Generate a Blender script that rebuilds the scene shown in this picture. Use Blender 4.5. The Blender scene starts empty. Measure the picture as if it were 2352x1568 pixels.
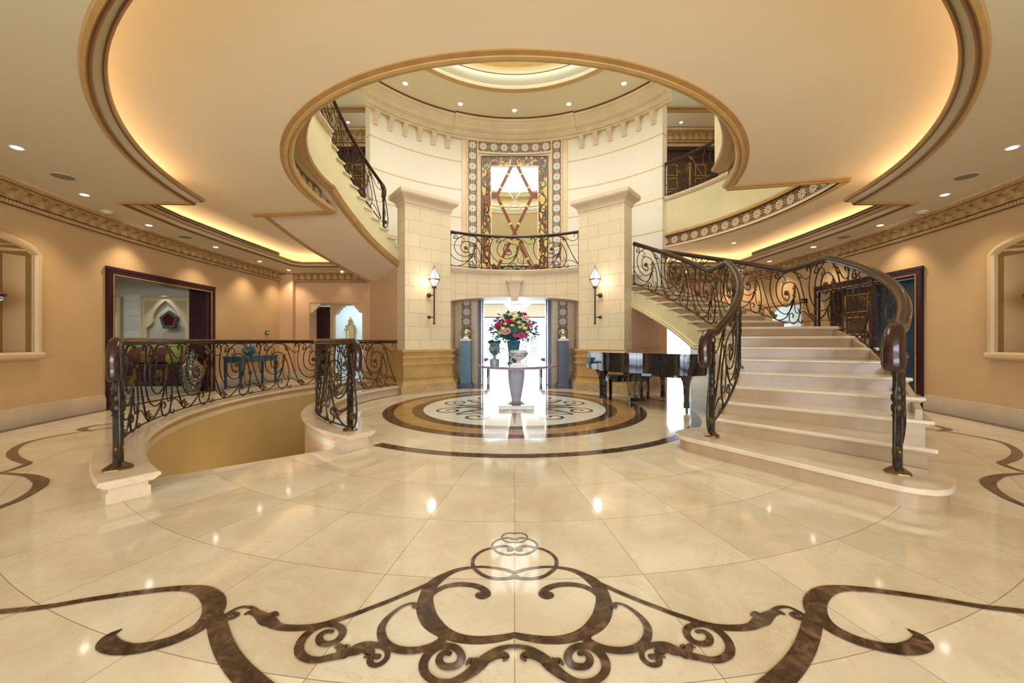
import bpy, bmesh, math, random
from math import sin, cos, pi, radians as R, atan2, hypot, sqrt
from mathutils import Vector, Matrix
from mathutils.geometry import tessellate_polygon
random.seed(7)
scene = bpy.context.scene
COL = scene.collection
CX, CY = 0.0, 7.0            # centre of the round hall
CAMZ = 1.2

# ------------------------------------------------------------------ camera
cam_d = bpy.data.cameras.new('camera'); cam = bpy.data.objects.new('camera', cam_d); COL.objects.link(cam)
cam.location = (0, 0, CAMZ); cam.rotation_euler = (pi/2, 0, 0)
cam_d.sensor_width = 36; cam_d.lens = 36*870/2352; cam_d.shift_x = -6/2352
cam_d.clip_start = 0.05; cam_d.clip_end = 200
scene.camera = cam
# ------------------------------------------------------------------ world, exposure
w = bpy.data.worlds.new('world'); scene.world = w; w.use_nodes = True
wb = w.node_tree.nodes['Background']; wb.inputs[0].default_value = (0.66, 0.80, 1.0, 1); wb.inputs[1].default_value = 5.5
scene.view_settings.view_transform = 'Standard'; scene.view_settings.look = 'None'
scene.view_settings.gamma = 1; scene.view_settings.use_curve_mapping = False
scene.view_settings.exposure = 0.0

def area_light(name, loc, rot, size, power, col, sizey=None, shape=None, spread=None):
    l = bpy.data.lights.new(name, 'AREA'); l.energy = power; l.color = col; l.size = size
    if shape: l.shape = shape
    elif sizey: l.shape = 'RECTANGLE'; l.size_y = sizey
    if spread: l.spread = spread
    o = bpy.data.objects.new(name, l); COL.objects.link(o); o.location = loc; o.rotation_euler = rot
    return o
# added fill lights: disc under the closed dome, wide panel behind the camera
area_light('dome_fill', (0, 7, 8.85), (0, 0, 0), 5.0, 300, (1.0, 0.97, 0.90), shape='DISK')
area_light('behind_camera_fill', (0, -3.4, 1.7), (R(90), 0, 0), 7.0, 290, (1.0, 0.95, 0.86), sizey=2.6)
area_light('garden_daylight', (0, 18.7, 1.35), (R(-90), 0, 0), 6.0, 160, (0.72, 0.85, 1.0), sizey=2.3)
area_light('upper_fill_left', (-7.6, 3.5, 6.6), (0, R(-90), 0), 2.0, 190, (1, 0.98, 0.92), sizey=5)  # added side fill for the gallery; no window stands here
area_light('upper_fill_right', (7.6, 3.5, 6.6), (0, R(90), 0), 2.0, 190, (1, 0.98, 0.92), sizey=5)  # matching added fill on the other side, also without a window

# ------------------------------------------------------------------ materials
MATS = {}
def newmat(name):
    m = bpy.data.materials.new(name); m.use_nodes = True; MATS[name] = m
    nt = m.node_tree; b = nt.nodes['Principled BSDF']
    return m, nt, b
def N(nt, t, **kw):
    n = nt.nodes.new(t)
    for k, v in kw.items(): setattr(n, k, v)
    return n
def math_(nt, op, a, b=None, c=None):
    n = nt.nodes.new('ShaderNodeMath'); n.operation = op
    for i, x in enumerate((a, b, c)):
        if x is None: continue
        if isinstance(x, (int, float)): n.inputs[i].default_value = x
        else: nt.links.new(x, n.inputs[i])
    return n.outputs[0]
def mixc(nt, fac, a, b, mode='MIX'):
    n = nt.nodes.new('ShaderNodeMix'); n.data_type = 'RGBA'; n.blend_type = mode
    for i, x in ((0, fac), (6, a), (7, b)):
        if isinstance(x, (int, float)): n.inputs[i].default_value = x
        elif isinstance(x, tuple): n.inputs[i].default_value = (*x[:3], 1)
        else: nt.links.new(x, n.inputs[i])
    return n.outputs[2]
def coords(nt, kind='Object', scale=(1, 1, 1)):
    tc = nt.nodes.new('ShaderNodeTexCoord'); mp = nt.nodes.new('ShaderNodeMapping')
    mp.inputs['Scale'].default_value = scale
    nt.links.new(tc.outputs[kind], mp.inputs[0]); return mp.outputs[0]
def noise(nt, vec, scale, detail=4, rough=0.55, dist=0.0):
    n = nt.nodes.new('ShaderNodeTexNoise'); n.inputs['Scale'].default_value = scale
    n.inputs['Detail'].default_value = detail; n.inputs['Roughness'].default_value = rough
    n.inputs['Distortion'].default_value = dist
    nt.links.new(vec, n.inputs['Vector']); return n.outputs[0]
def ramp(nt, fac, stops):
    n = nt.nodes.new('ShaderNodeValToRGB'); r = n.color_ramp
    while len(r.elements) < len(stops): r.elements.new(0.5)
    for e, (p, c) in zip(r.elements, stops): e.position = p; e.color = (*c, 1)
    nt.links.new(fac, n.inputs[0]); return n.outputs[0]
def bump(nt, b, h, strength=0.2, dist=0.01):
    n = nt.nodes.new('ShaderNodeBump'); n.inputs['Strength'].default_value = strength; n.inputs['Distance'].default_value = dist
    nt.links.new(h, n.inputs['Height']); nt.links.new(n.outputs[0], b.inputs['Normal'])
def paint(name, c, rough=0.6, var=0.06, scale=3.0, metal=0.0, coat=0.0, bmp=0.0, spec=None):
    m, nt, b = newmat(name)
    v = coords(nt); f = noise(nt, v, scale, 5)
    c2 = tuple(min(1, x*(1+var)) for x in c); c1 = tuple(x*(1-var) for x in c)
    nt.links.new(ramp(nt, f, [(0.3, c1), (0.7, c2)]), b.inputs['Base Color'])
    b.inputs['Roughness'].default_value = rough; b.inputs['Metallic'].default_value = metal
    b.inputs['Coat Weight'].default_value = coat; b.inputs['Coat Roughness'].default_value = 0.05
    if bmp: bump(nt, b, noise(nt, v, scale*20, 3), bmp, 0.005)
    return m
def emit(name, c, s):
    m, nt, b = newmat(name); b.inputs['Base Color'].default_value = (*c, 1)
    b.inputs['Emission Color'].default_value = (*c, 1); b.inputs['Emission Strength'].default_value = s
    return m
def veined(name, c, vein, rough=0.12, scale=1.0, vs=0.5, coat=0.0, var=0.1):
    m, nt, b = newmat(name); v = coords(nt)
    a = noise(nt, v, 1.1*scale, 5, 0.6, 0.4)
    base = ramp(nt, a, [(0.3, tuple(x*(1-var) for x in c)), (0.7, tuple(min(1, x*(1+var)) for x in c))])
    q = noise(nt, v, 2.2*scale, 8, 0.65, 1.2)
    d = math_(nt, 'ABSOLUTE', math_(nt, 'SUBTRACT', q, 0.5))
    line = math_(nt, 'SUBTRACT', 1.0, math_(nt, 'SMOOTH_MIN', math_(nt, 'DIVIDE', d, 0.012), 1.0, 0.1))
    msk = math_(nt, 'MULTIPLY', math_(nt, 'MAXIMUM', line, 0.0), vs)
    nt.links.new(mixc(nt, msk, base, vein), b.inputs['Base Color'])
    b.inputs['Roughness'].default_value = rough; b.inputs['Coat Weight'].default_value = coat
    return m

# floor: polar joints around the hall's centre
def floor_mat():
    m, nt, b = newmat('floor_marble'); v = coords(nt)
    sp = N(nt, 'ShaderNodeSeparateXYZ'); nt.links.new(v, sp.inputs[0])
    x = sp.outputs[0]; y = math_(nt, 'SUBTRACT', sp.outputs[1], 7.0)
    r = math_(nt, 'SQRT', math_(nt, 'ADD', math_(nt, 'MULTIPLY', x, x), math_(nt, 'MULTIPLY', y, y)))
    th = math_(nt, 'ARCTAN2', y, x)
    k = 48/(2*pi)
    ta = math_(nt, 'MULTIPLY', th, k)
    ra = math_(nt, 'DIVIDE', math_(nt, 'SUBTRACT', r, 3.26), 0.61)
    fr = math_(nt, 'FRACT', math_(nt, 'ADD', ra, 100.5)); ft = math_(nt, 'FRACT', math_(nt, 'ADD', ta, 100.5))
    dr = math_(nt, 'MULTIPLY', math_(nt, 'ABSOLUTE', math_(nt, 'SUBTRACT', fr, 0.5)), 0.61)
    dt = math_(nt, 'MULTIPLY', math_(nt, 'MULTIPLY', math_(nt, 'ABSOLUTE', math_(nt, 'SUBTRACT', ft, 0.5)), r), 1/k)
    dm = math_(nt, 'MINIMUM', dr, dt)
    joint = math_(nt, 'MULTIPLY', math_(nt, 'LESS_THAN', dm, 0.0018), math_(nt, 'GREATER_THAN', r, 3.3))
    ir = math_(nt, 'FLOOR', math_(nt, 'ADD', ra, 100.0)); it = math_(nt, 'FLOOR', math_(nt, 'ADD', ta, 100.0))
    cb = N(nt, 'ShaderNodeCombineXYZ'); nt.links.new(ir, cb.inputs[0]); nt.links.new(it, cb.inputs[1])
    wn = N(nt, 'ShaderNodeTexWhiteNoise'); nt.links.new(cb.outputs[0], wn.inputs['Vector'])
    off = N(nt, 'ShaderNodeVectorMath', operation='MULTIPLY_ADD')
    nt.links.new(wn.outputs['Color'], off.inputs[0]); off.inputs[1].default_value = (30, 30, 30); nt.links.new(v, off.inputs[2])
    vv = off.outputs[0]
    cloud = noise(nt, vv, 1.6, 6, 0.6, 0.6)
    base = ramp(nt, cloud, [(0.25, (0.62, 0.50, 0.33)), (0.5, (0.74, 0.64, 0.46)), (0.72, (0.82, 0.74, 0.58))])
    tint = math_(nt, 'MULTIPLY_ADD', wn.outputs['Value'], 0.10, 0.93)
    cc = N(nt, 'ShaderNodeCombineColor')
    for i in range(3): nt.links.new(tint, cc.inputs[i])
    base = mixc(nt, 1.0, base, cc.outputs[0], 'MULTIPLY')
    q = noise(nt, vv, 1.7, 9, 0.68, 1.6)
    d = math_(nt, 'ABSOLUTE', math_(nt, 'SUBTRACT', q, 0.52))
    vein = math_(nt, 'MAXIMUM', math_(nt, 'SUBTRACT', 1.0, math_(nt, 'DIVIDE', d, 0.006)), 0.0)
    base = mixc(nt, math_(nt, 'MULTIPLY', vein, 0.4), base, (0.42, 0.27, 0.12))
    q2 = noise(nt, vv, 3.4, 9, 0.7, 1.0)
    d2 = math_(nt, 'ABSOLUTE', math_(nt, 'SUBTRACT', q2, 0.47))
    vein2 = math_(nt, 'MAXIMUM', math_(nt, 'SUBTRACT', 1.0, math_(nt, 'DIVIDE', d2, 0.012)), 0.0)
    base = mixc(nt, math_(nt, 'MULTIPLY', vein2, 0.22), base, (0.95, 0.88, 0.74))
    base = mixc(nt, math_(nt, 'MULTIPLY', joint, 0.75), base, (0.18, 0.12, 0.06))
    nt.links.new(base, b.inputs['Base Color'])
    b.inputs['Roughness'].default_value = 0.07
    b.inputs['IOR'].default_value = 1.52
    return m
floor_mat()
def dark_marble():
    m, nt, b = newmat('emperador_marble'); v = coords(nt)
    a = noise(nt, v, 9, 8, 0.7, 1.5)
    base = ramp(nt, a, [(0.35, (0.035, 0.018, 0.01)), (0.5, (0.085, 0.045, 0.025)), (0.66, (0.20, 0.12, 0.07)), (0.74, (0.5, 0.4, 0.3))])
    nt.links.new(base, b.inputs['Base Color']); b.inputs['Roughness'].default_value = 0.08
dark_marble()
def tan_marble():
    m, nt, b = newmat('tan_marble'); v = coords(nt)
    a = noise(nt, v, 4, 7, 0.7, 1.0)
    base = ramp(nt, a, [(0.3, (0.36, 0.20, 0.07)), (0.52, (0.44, 0.28, 0.12)), (0.7, (0.55, 0.36, 0.16))])
    nt.links.new(base, b.inputs['Base Color']); b.inputs['Roughness'].default_value = 0.08
tan_marble()
veined('white_marble', (0.82, 0.82, 0.74), (0.5, 0.5, 0.46), 0.07, 1.2, 0.3, var=0.06)
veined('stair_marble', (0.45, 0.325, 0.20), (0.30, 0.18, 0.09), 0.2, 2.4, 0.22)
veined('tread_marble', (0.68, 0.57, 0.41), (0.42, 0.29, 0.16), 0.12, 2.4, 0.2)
veined('curb_marble', (0.74, 0.60, 0.42), (0.5, 0.34, 0.2), 0.14, 1.5, 0.4)
veined('gold_marble', (0.55, 0.36, 0.14), (0.38, 0.22, 0.07), 0.25, 2.5, 0.4, var=0.14)
veined('base_stone', (0.50, 0.36, 0.20), (0.14, 0.08, 0.03), 0.25, 3.0, 0.8, var=0.2)
veined('panel_marble', (0.72, 0.58, 0.38), (0.42, 0.28, 0.14), 0.3, 1.5, 0.6)
veined('skirting_marble', (0.55, 0.45, 0.32), (0.35, 0.26, 0.16), 0.2, 2, 0.4)
paint('orange_marble', (0.58, 0.33, 0.09), 0.1)
paint('wall_paint', (0.60, 0.405, 0.20), 0.62, 0.05, 1.5, bmp=0.05)
paint('peach_wall', (0.68, 0.44, 0.25), 0.6, 0.05, 1.5)
paint('void_wall', (0.56, 0.40, 0.16), 0.6, 0.07, 1.5)
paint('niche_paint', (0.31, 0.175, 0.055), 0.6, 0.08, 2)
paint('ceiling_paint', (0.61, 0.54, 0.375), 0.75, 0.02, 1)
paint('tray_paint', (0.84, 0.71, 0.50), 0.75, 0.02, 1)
paint('soffit_paint', (0.78, 0.62, 0.45), 0.75, 0.02, 1)
paint('stringer_paint', (0.70, 0.63, 0.38), 0.6, 0.08, 1.2)
paint('upper_ceiling_paint', (0.80, 0.71, 0.50), 0.75, 0.02, 1)
paint('dome_paint', (0.80, 0.82, 0.68), 0.6, 0.02, 1)
paint('gold_trim', (0.44, 0.26, 0.09), 0.35, 0.12, 6)
paint('gold_trim_light', (0.58, 0.38, 0.15), 0.4, 0.12, 6)
paint('brown_trim', (0.13, 0.05, 0.02), 0.35)
paint('cornice_cream', (0.62, 0.43, 0.23), 0.45, 0.08, 5)
paint('stone_cornice', (0.72, 0.60, 0.42), 0.45, 0.06, 3)
paint('stone_cap', (0.70, 0.57, 0.42), 0.4, 0.05, 3)
paint('niche_trim', (0.62, 0.46, 0.25), 0.5, 0.05, 3)
paint('mahogany', (0.030, 0.009, 0.006), 0.22, 0.3, 8, coat=0.35)
paint('dark_wood', (0.035, 0.010, 0.014), 0.28, 0.3, 10)
paint('wood_door', (0.07, 0.028, 0.012), 0.3, 0.4, 10)
paint('gold_inlay', (0.5, 0.28, 0.08), 0.4, 0.2, 30)
paint('bronze_leaf', (0.16, 0.105, 0.04), 0.38, 0.6, 25, metal=0.8)
paint('gold_leaf', (0.42, 0.30, 0.10), 0.35, 0.4, 25, metal=0.8)
paint('wrought_iron', (0.040, 0.030, 0.019), 0.4, 0.7, 20, metal=0.6)
paint('sconce_iron', (0.07, 0.04, 0.025), 0.4, 0.3, 20, metal=0.5)
paint('piano_black', (0.008, 0.008, 0.011), 0.06, 0.1, 3, coat=1.0)
paint('brass', (0.7, 0.48, 0.2), 0.2, 0.1, 3, metal=1.0)
paint('chrome', (0.75, 0.75, 0.75), 0.15, 0.02, 3, metal=1.0)
paint('silver', (0.66, 0.63, 0.58), 0.25, 0.05, 3, metal=1.0)
paint('white_stone', (0.85, 0.84, 0.82), 0.3, 0.03, 3)
paint('teal_wood', (0.03, 0.14, 0.21), 0.3, 0.4, 14)
paint('navy_wood', (0.015, 0.022, 0.06), 0.3, 0.4, 14)
paint('blue_lit_lacquer', (0.02, 0.065, 0.14), 0.15, 0.2, 5)  # blue light reflected by dark lacquer, put into the base colour
paint('black_slot', (0.012, 0.012, 0.012), 0.5)
paint('teal_glaze', (0.02, 0.17, 0.20), 0.12, 0.4, 8, coat=0.5)
paint('pale_blue_wall', (0.62, 0.74, 0.78), 0.6, 0.03, 2)
paint('white_wall', (0.82, 0.83, 0.80), 0.6, 0.02, 2)
paint('beige_blind', (0.62, 0.55, 0.42), 0.7, 0.03, 3)
paint('sofa_green', (0.25, 0.29, 0.05), 0.8, 0.1, 8)
paint('sofa_plum', (0.04, 0.012, 0.02), 0.8, 0.2, 8)
paint('cushion_red', (0.10, 0.018, 0.02), 0.8, 0.9, 12)
paint('cushion_patchwork', (0.20, 0.12, 0.035), 0.8, 0.9, 14)
paint('sand_plaster', (0.64, 0.55, 0.36), 0.7, 0.03, 3)
paint('grey_plaster', (0.52, 0.49, 0.40), 0.7, 0.03, 3)
paint('pewter', (0.10, 0.13, 0.12), 0.45, 0.6, 30, metal=0.3)
paint('red_glass', (0.10, 0.008, 0.012), 0.15, 0.5, 25)
paint('leaf_green', (0.03, 0.11, 0.07), 0.5, 0.5, 12)
paint('leaf_blue', (0.05, 0.15, 0.22), 0.5, 0.4, 12)
paint('petal_magenta', (0.62, 0.02, 0.14), 0.5, 0.2, 20)
paint('petal_pink', (0.75, 0.10, 0.35), 0.5, 0.2, 20)
paint('petal_blush', (0.85, 0.52, 0.42), 0.5, 0.15, 20)
paint('petal_cream', (0.80, 0.76, 0.38), 0.5, 0.2, 20)
paint('petal_lilac', (0.25, 0.22, 0.55), 0.5, 0.2, 20)
paint('porcelain', (0.75, 0.72, 0.66), 0.15, 0.05, 6, coat=0.5)
paint('urn_blue', (0.25, 0.33, 0.42), 0.25, 0.1, 6)
paint('vase_teal', (0.04, 0.20, 0.28), 0.25, 0.2, 6)
paint('table_wood', (0.30, 0.22, 0.34), 0.06, 0.1, 2, coat=0.8)
paint('table_stone', (0.42, 0.40, 0.52), 0.2, 0.06, 6)
paint('smoke_white', (0.66, 0.58, 0.42), 0.5)
paint('speaker_grey', (0.22, 0.19, 0.14), 0.8)
paint('switch_black', (0.02, 0.02, 0.02), 0.3)
paint('rug_grey', (0.4, 0.37, 0.3), 0.9, 0.1, 20)
emit('lamp_white', (1.0, 0.93, 0.82), 26)
emit('lantern_glow', (1.0, 0.86, 0.84), 1.15)
emit('cove_warm', (1.0, 0.77, 0.52), 13.0)
emit('cove_white', (0.95, 1.0, 0.90), 3.2)
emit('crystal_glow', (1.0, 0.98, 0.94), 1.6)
m, nt, b = newmat('mirror'); b.inputs['Base Color'].default_value = (0.92, 0.94, 0.92, 1); b.inputs['Metallic'].default_value = 1; b.inputs['Roughness'].default_value = 0.02

def uvnode(nt):
    return N(nt, 'ShaderNodeUVMap').outputs[0]
def brickmat(name, c1, c2, mortar, bw, bh, ms=0.004, rough=0.5, off=0.5):
    m, nt, b = newmat(name); uv = uvnode(nt)
    t = N(nt, 'ShaderNodeTexBrick'); nt.links.new(uv, t.inputs['Vector'])
    t.offset = off
    t.inputs['Color1'].default_value = (*c1, 1); t.inputs['Color2'].default_value = (*c2, 1); t.inputs['Mortar'].default_value = (*mortar, 1)
    t.inputs['Scale'].default_value = 1; t.inputs['Mortar Size'].default_value = ms; t.inputs['Brick Width'].default_value = bw; t.inputs['Row Height'].default_value = bh
    t.inputs['Mortar Smooth'].default_value = 0.2; t.inputs['Bias'].default_value = 0
    f = noise(nt, coords(nt), 5, 5)
    cl = mixc(nt, 0.5, t.outputs['Color'], ramp(nt, f, [(0.3, (0.45, 0.45, 0.45)), (0.7, (0.56, 0.56, 0.56))]), 'OVERLAY')
    nt.links.new(cl, b.inputs['Base Color'])
    b.inputs['Roughness'].default_value = rough
    bump(nt, b, math_(nt, 'SUBTRACT', 1.0, t.outputs['Fac']), 0.35, 0.01)
    return m
brickmat('blockwork', (0.72, 0.62, 0.43), (0.78, 0.68, 0.47), (0.48, 0.34, 0.16), 0.56, 0.31)
brickmat('blockwork_pink', (0.62, 0.42, 0.26), (0.64, 0.44, 0.27), (0.72, 0.52, 0.36), 0.56, 0.31)
brickmat('arch_blockwork', (0.70, 0.60, 0.43), (0.74, 0.63, 0.45), (0.5, 0.36, 0.18), 0.30, 0.30, off=0.0)
brickmat('course_wall', (0.80, 0.76, 0.66), (0.80, 0.76, 0.66), (0.60, 0.47, 0.22), 60.0, 0.87, ms=0.02, rough=0.45)
brickmat('white_courses', (0.66, 0.66, 0.60), (0.78, 0.79, 0.76), (0.45, 0.43, 0.36), 60, 0.22, ms=0.006)
brickmat('rug_tiles', (0.42, 0.38, 0.30), (0.46, 0.42, 0.34), (0.03, 0.03, 0.03), 0.5, 0.25, ms=0.018)

def lattice_mat(name, ground, line, petal):
    m, nt, b = newmat(name); uv = uvnode(nt)
    sp = N(nt, 'ShaderNodeSeparateXYZ'); nt.links.new(uv, sp.inputs[0])
    def cen(s): return math_(nt, 'SUBTRACT', math_(nt, 'FRACT', math_(nt, 'ADD', s, 100.0)), 0.5)
    x, y = cen(sp.outputs[0]), cen(sp.outputs[1])
    def polar(x, y):
        r = math_(nt, 'SQRT', math_(nt, 'ADD', math_(nt, 'MULTIPLY', x, x), math_(nt, 'MULTIPLY', y, y)))
        return r, math_(nt, 'ARCTAN2', y, x)
    r, a = polar(x, y)
    af = math_(nt, 'ABSOLUTE', math_(nt, 'SUBTRACT', math_(nt, 'FRACT', math_(nt, 'ADD', math_(nt, 'MULTIPLY', a, 12/(2*pi)), 100.0)), 0.5))
    lat = math_(nt, 'MULTIPLY', math_(nt, 'MULTIPLY', af, 2*pi/12), r)
    hw = math_(nt, 'MINIMUM', math_(nt, 'MULTIPLY_ADD', r, 0.19, 0.0), math_(nt, 'MULTIPLY_ADD', r, -0.42, 0.185))
    pm = math_(nt, 'MULTIPLY', math_(nt, 'LESS_THAN', lat, hw), math_(nt, 'GREATER_THAN', r, 0.10))
    pet = math_(nt, 'COSINE', math_(nt, 'MULTIPLY', a, 12.0))
    outpet = math_(nt, 'GREATER_THAN', math_(nt, 'ABSOLUTE', math_(nt, 'SUBTRACT', r, math_(nt, 'MULTIPLY_ADD', pet, -0.025, 0.455))), 0.016)
    hub = math_(nt, 'COMPARE', r, 0.085, 0.022)
    x2 = math_(nt, 'SUBTRACT', 0.5, math_(nt, 'ABSOLUTE', x)); y2 = math_(nt, 'SUBTRACT', 0.5, math_(nt, 'ABSOLUTE', y))
    r2, a2 = polar(x2, y2)
    ring2 = math_(nt, 'COMPARE', r2, math_(nt, 'MULTIPLY_ADD', math_(nt, 'COSINE', math_(nt, 'MULTIPLY', a2, 8.0)), 0.03, 0.14), 0.024)
    edge = math_(nt, 'LESS_THAN', math_(nt, 'MINIMUM', x2, y2), 0.022)
    diag = math_(nt, 'LESS_THAN', math_(nt, 'ABSOLUTE', math_(nt, 'SUBTRACT', x2, y2)), 0.018)
    diag = math_(nt, 'MULTIPLY', diag, math_(nt, 'GREATER_THAN', r, 0.40))
    ln = math_(nt, 'MAXIMUM', math_(nt, 'MAXIMUM', ring2, edge), math_(nt, 'MAXIMUM', math_(nt, 'SUBTRACT', 1.0, outpet), diag))
    c = mixc(nt, ln, ground, line); c = mixc(nt, math_(nt, 'MAXIMUM', pm, hub), c, petal)
    nt.links.new(c, b.inputs['Base Color']); b.inputs['Roughness'].default_value = 0.5
    bump(nt, b, math_(nt, 'MAXIMUM', ln, math_(nt, 'MAXIMUM', pm, hub)), 0.5, 0.02)
lattice_mat('lattice_dark', (0.09, 0.035, 0.012), (0.34, 0.20, 0.08), (0.70, 0.56, 0.36))
lattice_mat('lattice_white', (0.12, 0.05, 0.02), (0.50, 0.38, 0.24), (0.85, 0.83, 0.78))
def mosaic_mat():
    m, nt, b = newmat('red_mosaic'); v = coords(nt)
    vo = N(nt, 'ShaderNodeTexVoronoi'); vo.inputs['Scale'].default_value = 45; nt.links.new(v, vo.inputs['Vector'])
    c = ramp(nt, noise(nt, vo.outputs['Color'], 3.0, 2), [(0.35, (0.10, 0.02, 0.012)), (0.5, (0.22, 0.06, 0.03)), (0.66, (0.36, 0.16, 0.09))])
    nz = noise(nt, coords(nt, scale=(1, 1, .55)), 6.0, 1.0, 0.4, 1.2)
    yl = ramp(nt, noise(nt, vo.outputs['Color'], 3.0, 2), [(0.35, (0.55, 0.36, 0.05)), (0.6, (0.80, 0.66, 0.20))])
    c = mixc(nt, math_(nt, 'GREATER_THAN', nz, 0.565), c, yl)
    nt.links.new(c, b.inputs['Base Color']); b.inputs['Roughness'].default_value = 0.3
mosaic_mat()
paint('mosaic_red', (0.22, 0.06, 0.03), 0.3, 0.6, 40)
paint('mosaic_yellow', (0.78, 0.60, 0.13), 0.3, 0.25, 30)
paint('mosaic_black', (0.02, 0.035, 0.03), 0.3, 0.4, 30)
paint('mosaic_teal', (0.03, 0.12, 0.12), 0.3, 0.4, 30)
m, nt, b = newmat('pierced_brass'); v = coords(nt)
vo = N(nt, 'ShaderNodeTexVoronoi'); vo.inputs['Scale'].default_value = 45; nt.links.new(v, vo.inputs['Vector'])
hole = math_(nt, 'LESS_THAN', vo.outputs['Distance'], 0.32)
nt.links.new(mixc(nt, hole, (0.05, 0.03, 0.02), (0.9, 0.9, 0.9)), b.inputs['Base Color'])
b.inputs['Emission Color'].default_value = (1, 0.97, 0.95, 1); nt.links.new(math_(nt, 'MULTIPLY', hole, 1.6), b.inputs['Emission Strength'])
m, nt, b = newmat('jar_pattern'); v = coords(nt, scale=(1, 1, 1))
vo = N(nt, 'ShaderNodeTexVoronoi', feature='DISTANCE_TO_EDGE'); vo.inputs['Scale'].default_value = 17; nt.links.new(v, vo.inputs['Vector'])
nt.links.new(ramp(nt, vo.outputs['Distance'], [(0.0, (0.6, 0.56, 0.42)), (0.025, (0.6, 0.56, 0.42)), (0.05, (0.01, 0.02, 0.02)), (0.3, (0.02, 0.035, 0.035)), (0.34, (0.4, 0.38, 0.3))]), b.inputs['Base Color'])
b.inputs['Roughness'].default_value = 0.12
m, nt, b = newmat('clear_glass'); b.inputs['Transmission Weight'].default_value = 1; b.inputs['Roughness'].default_value = 0; b.inputs['IOR'].default_value = 1.05

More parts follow.
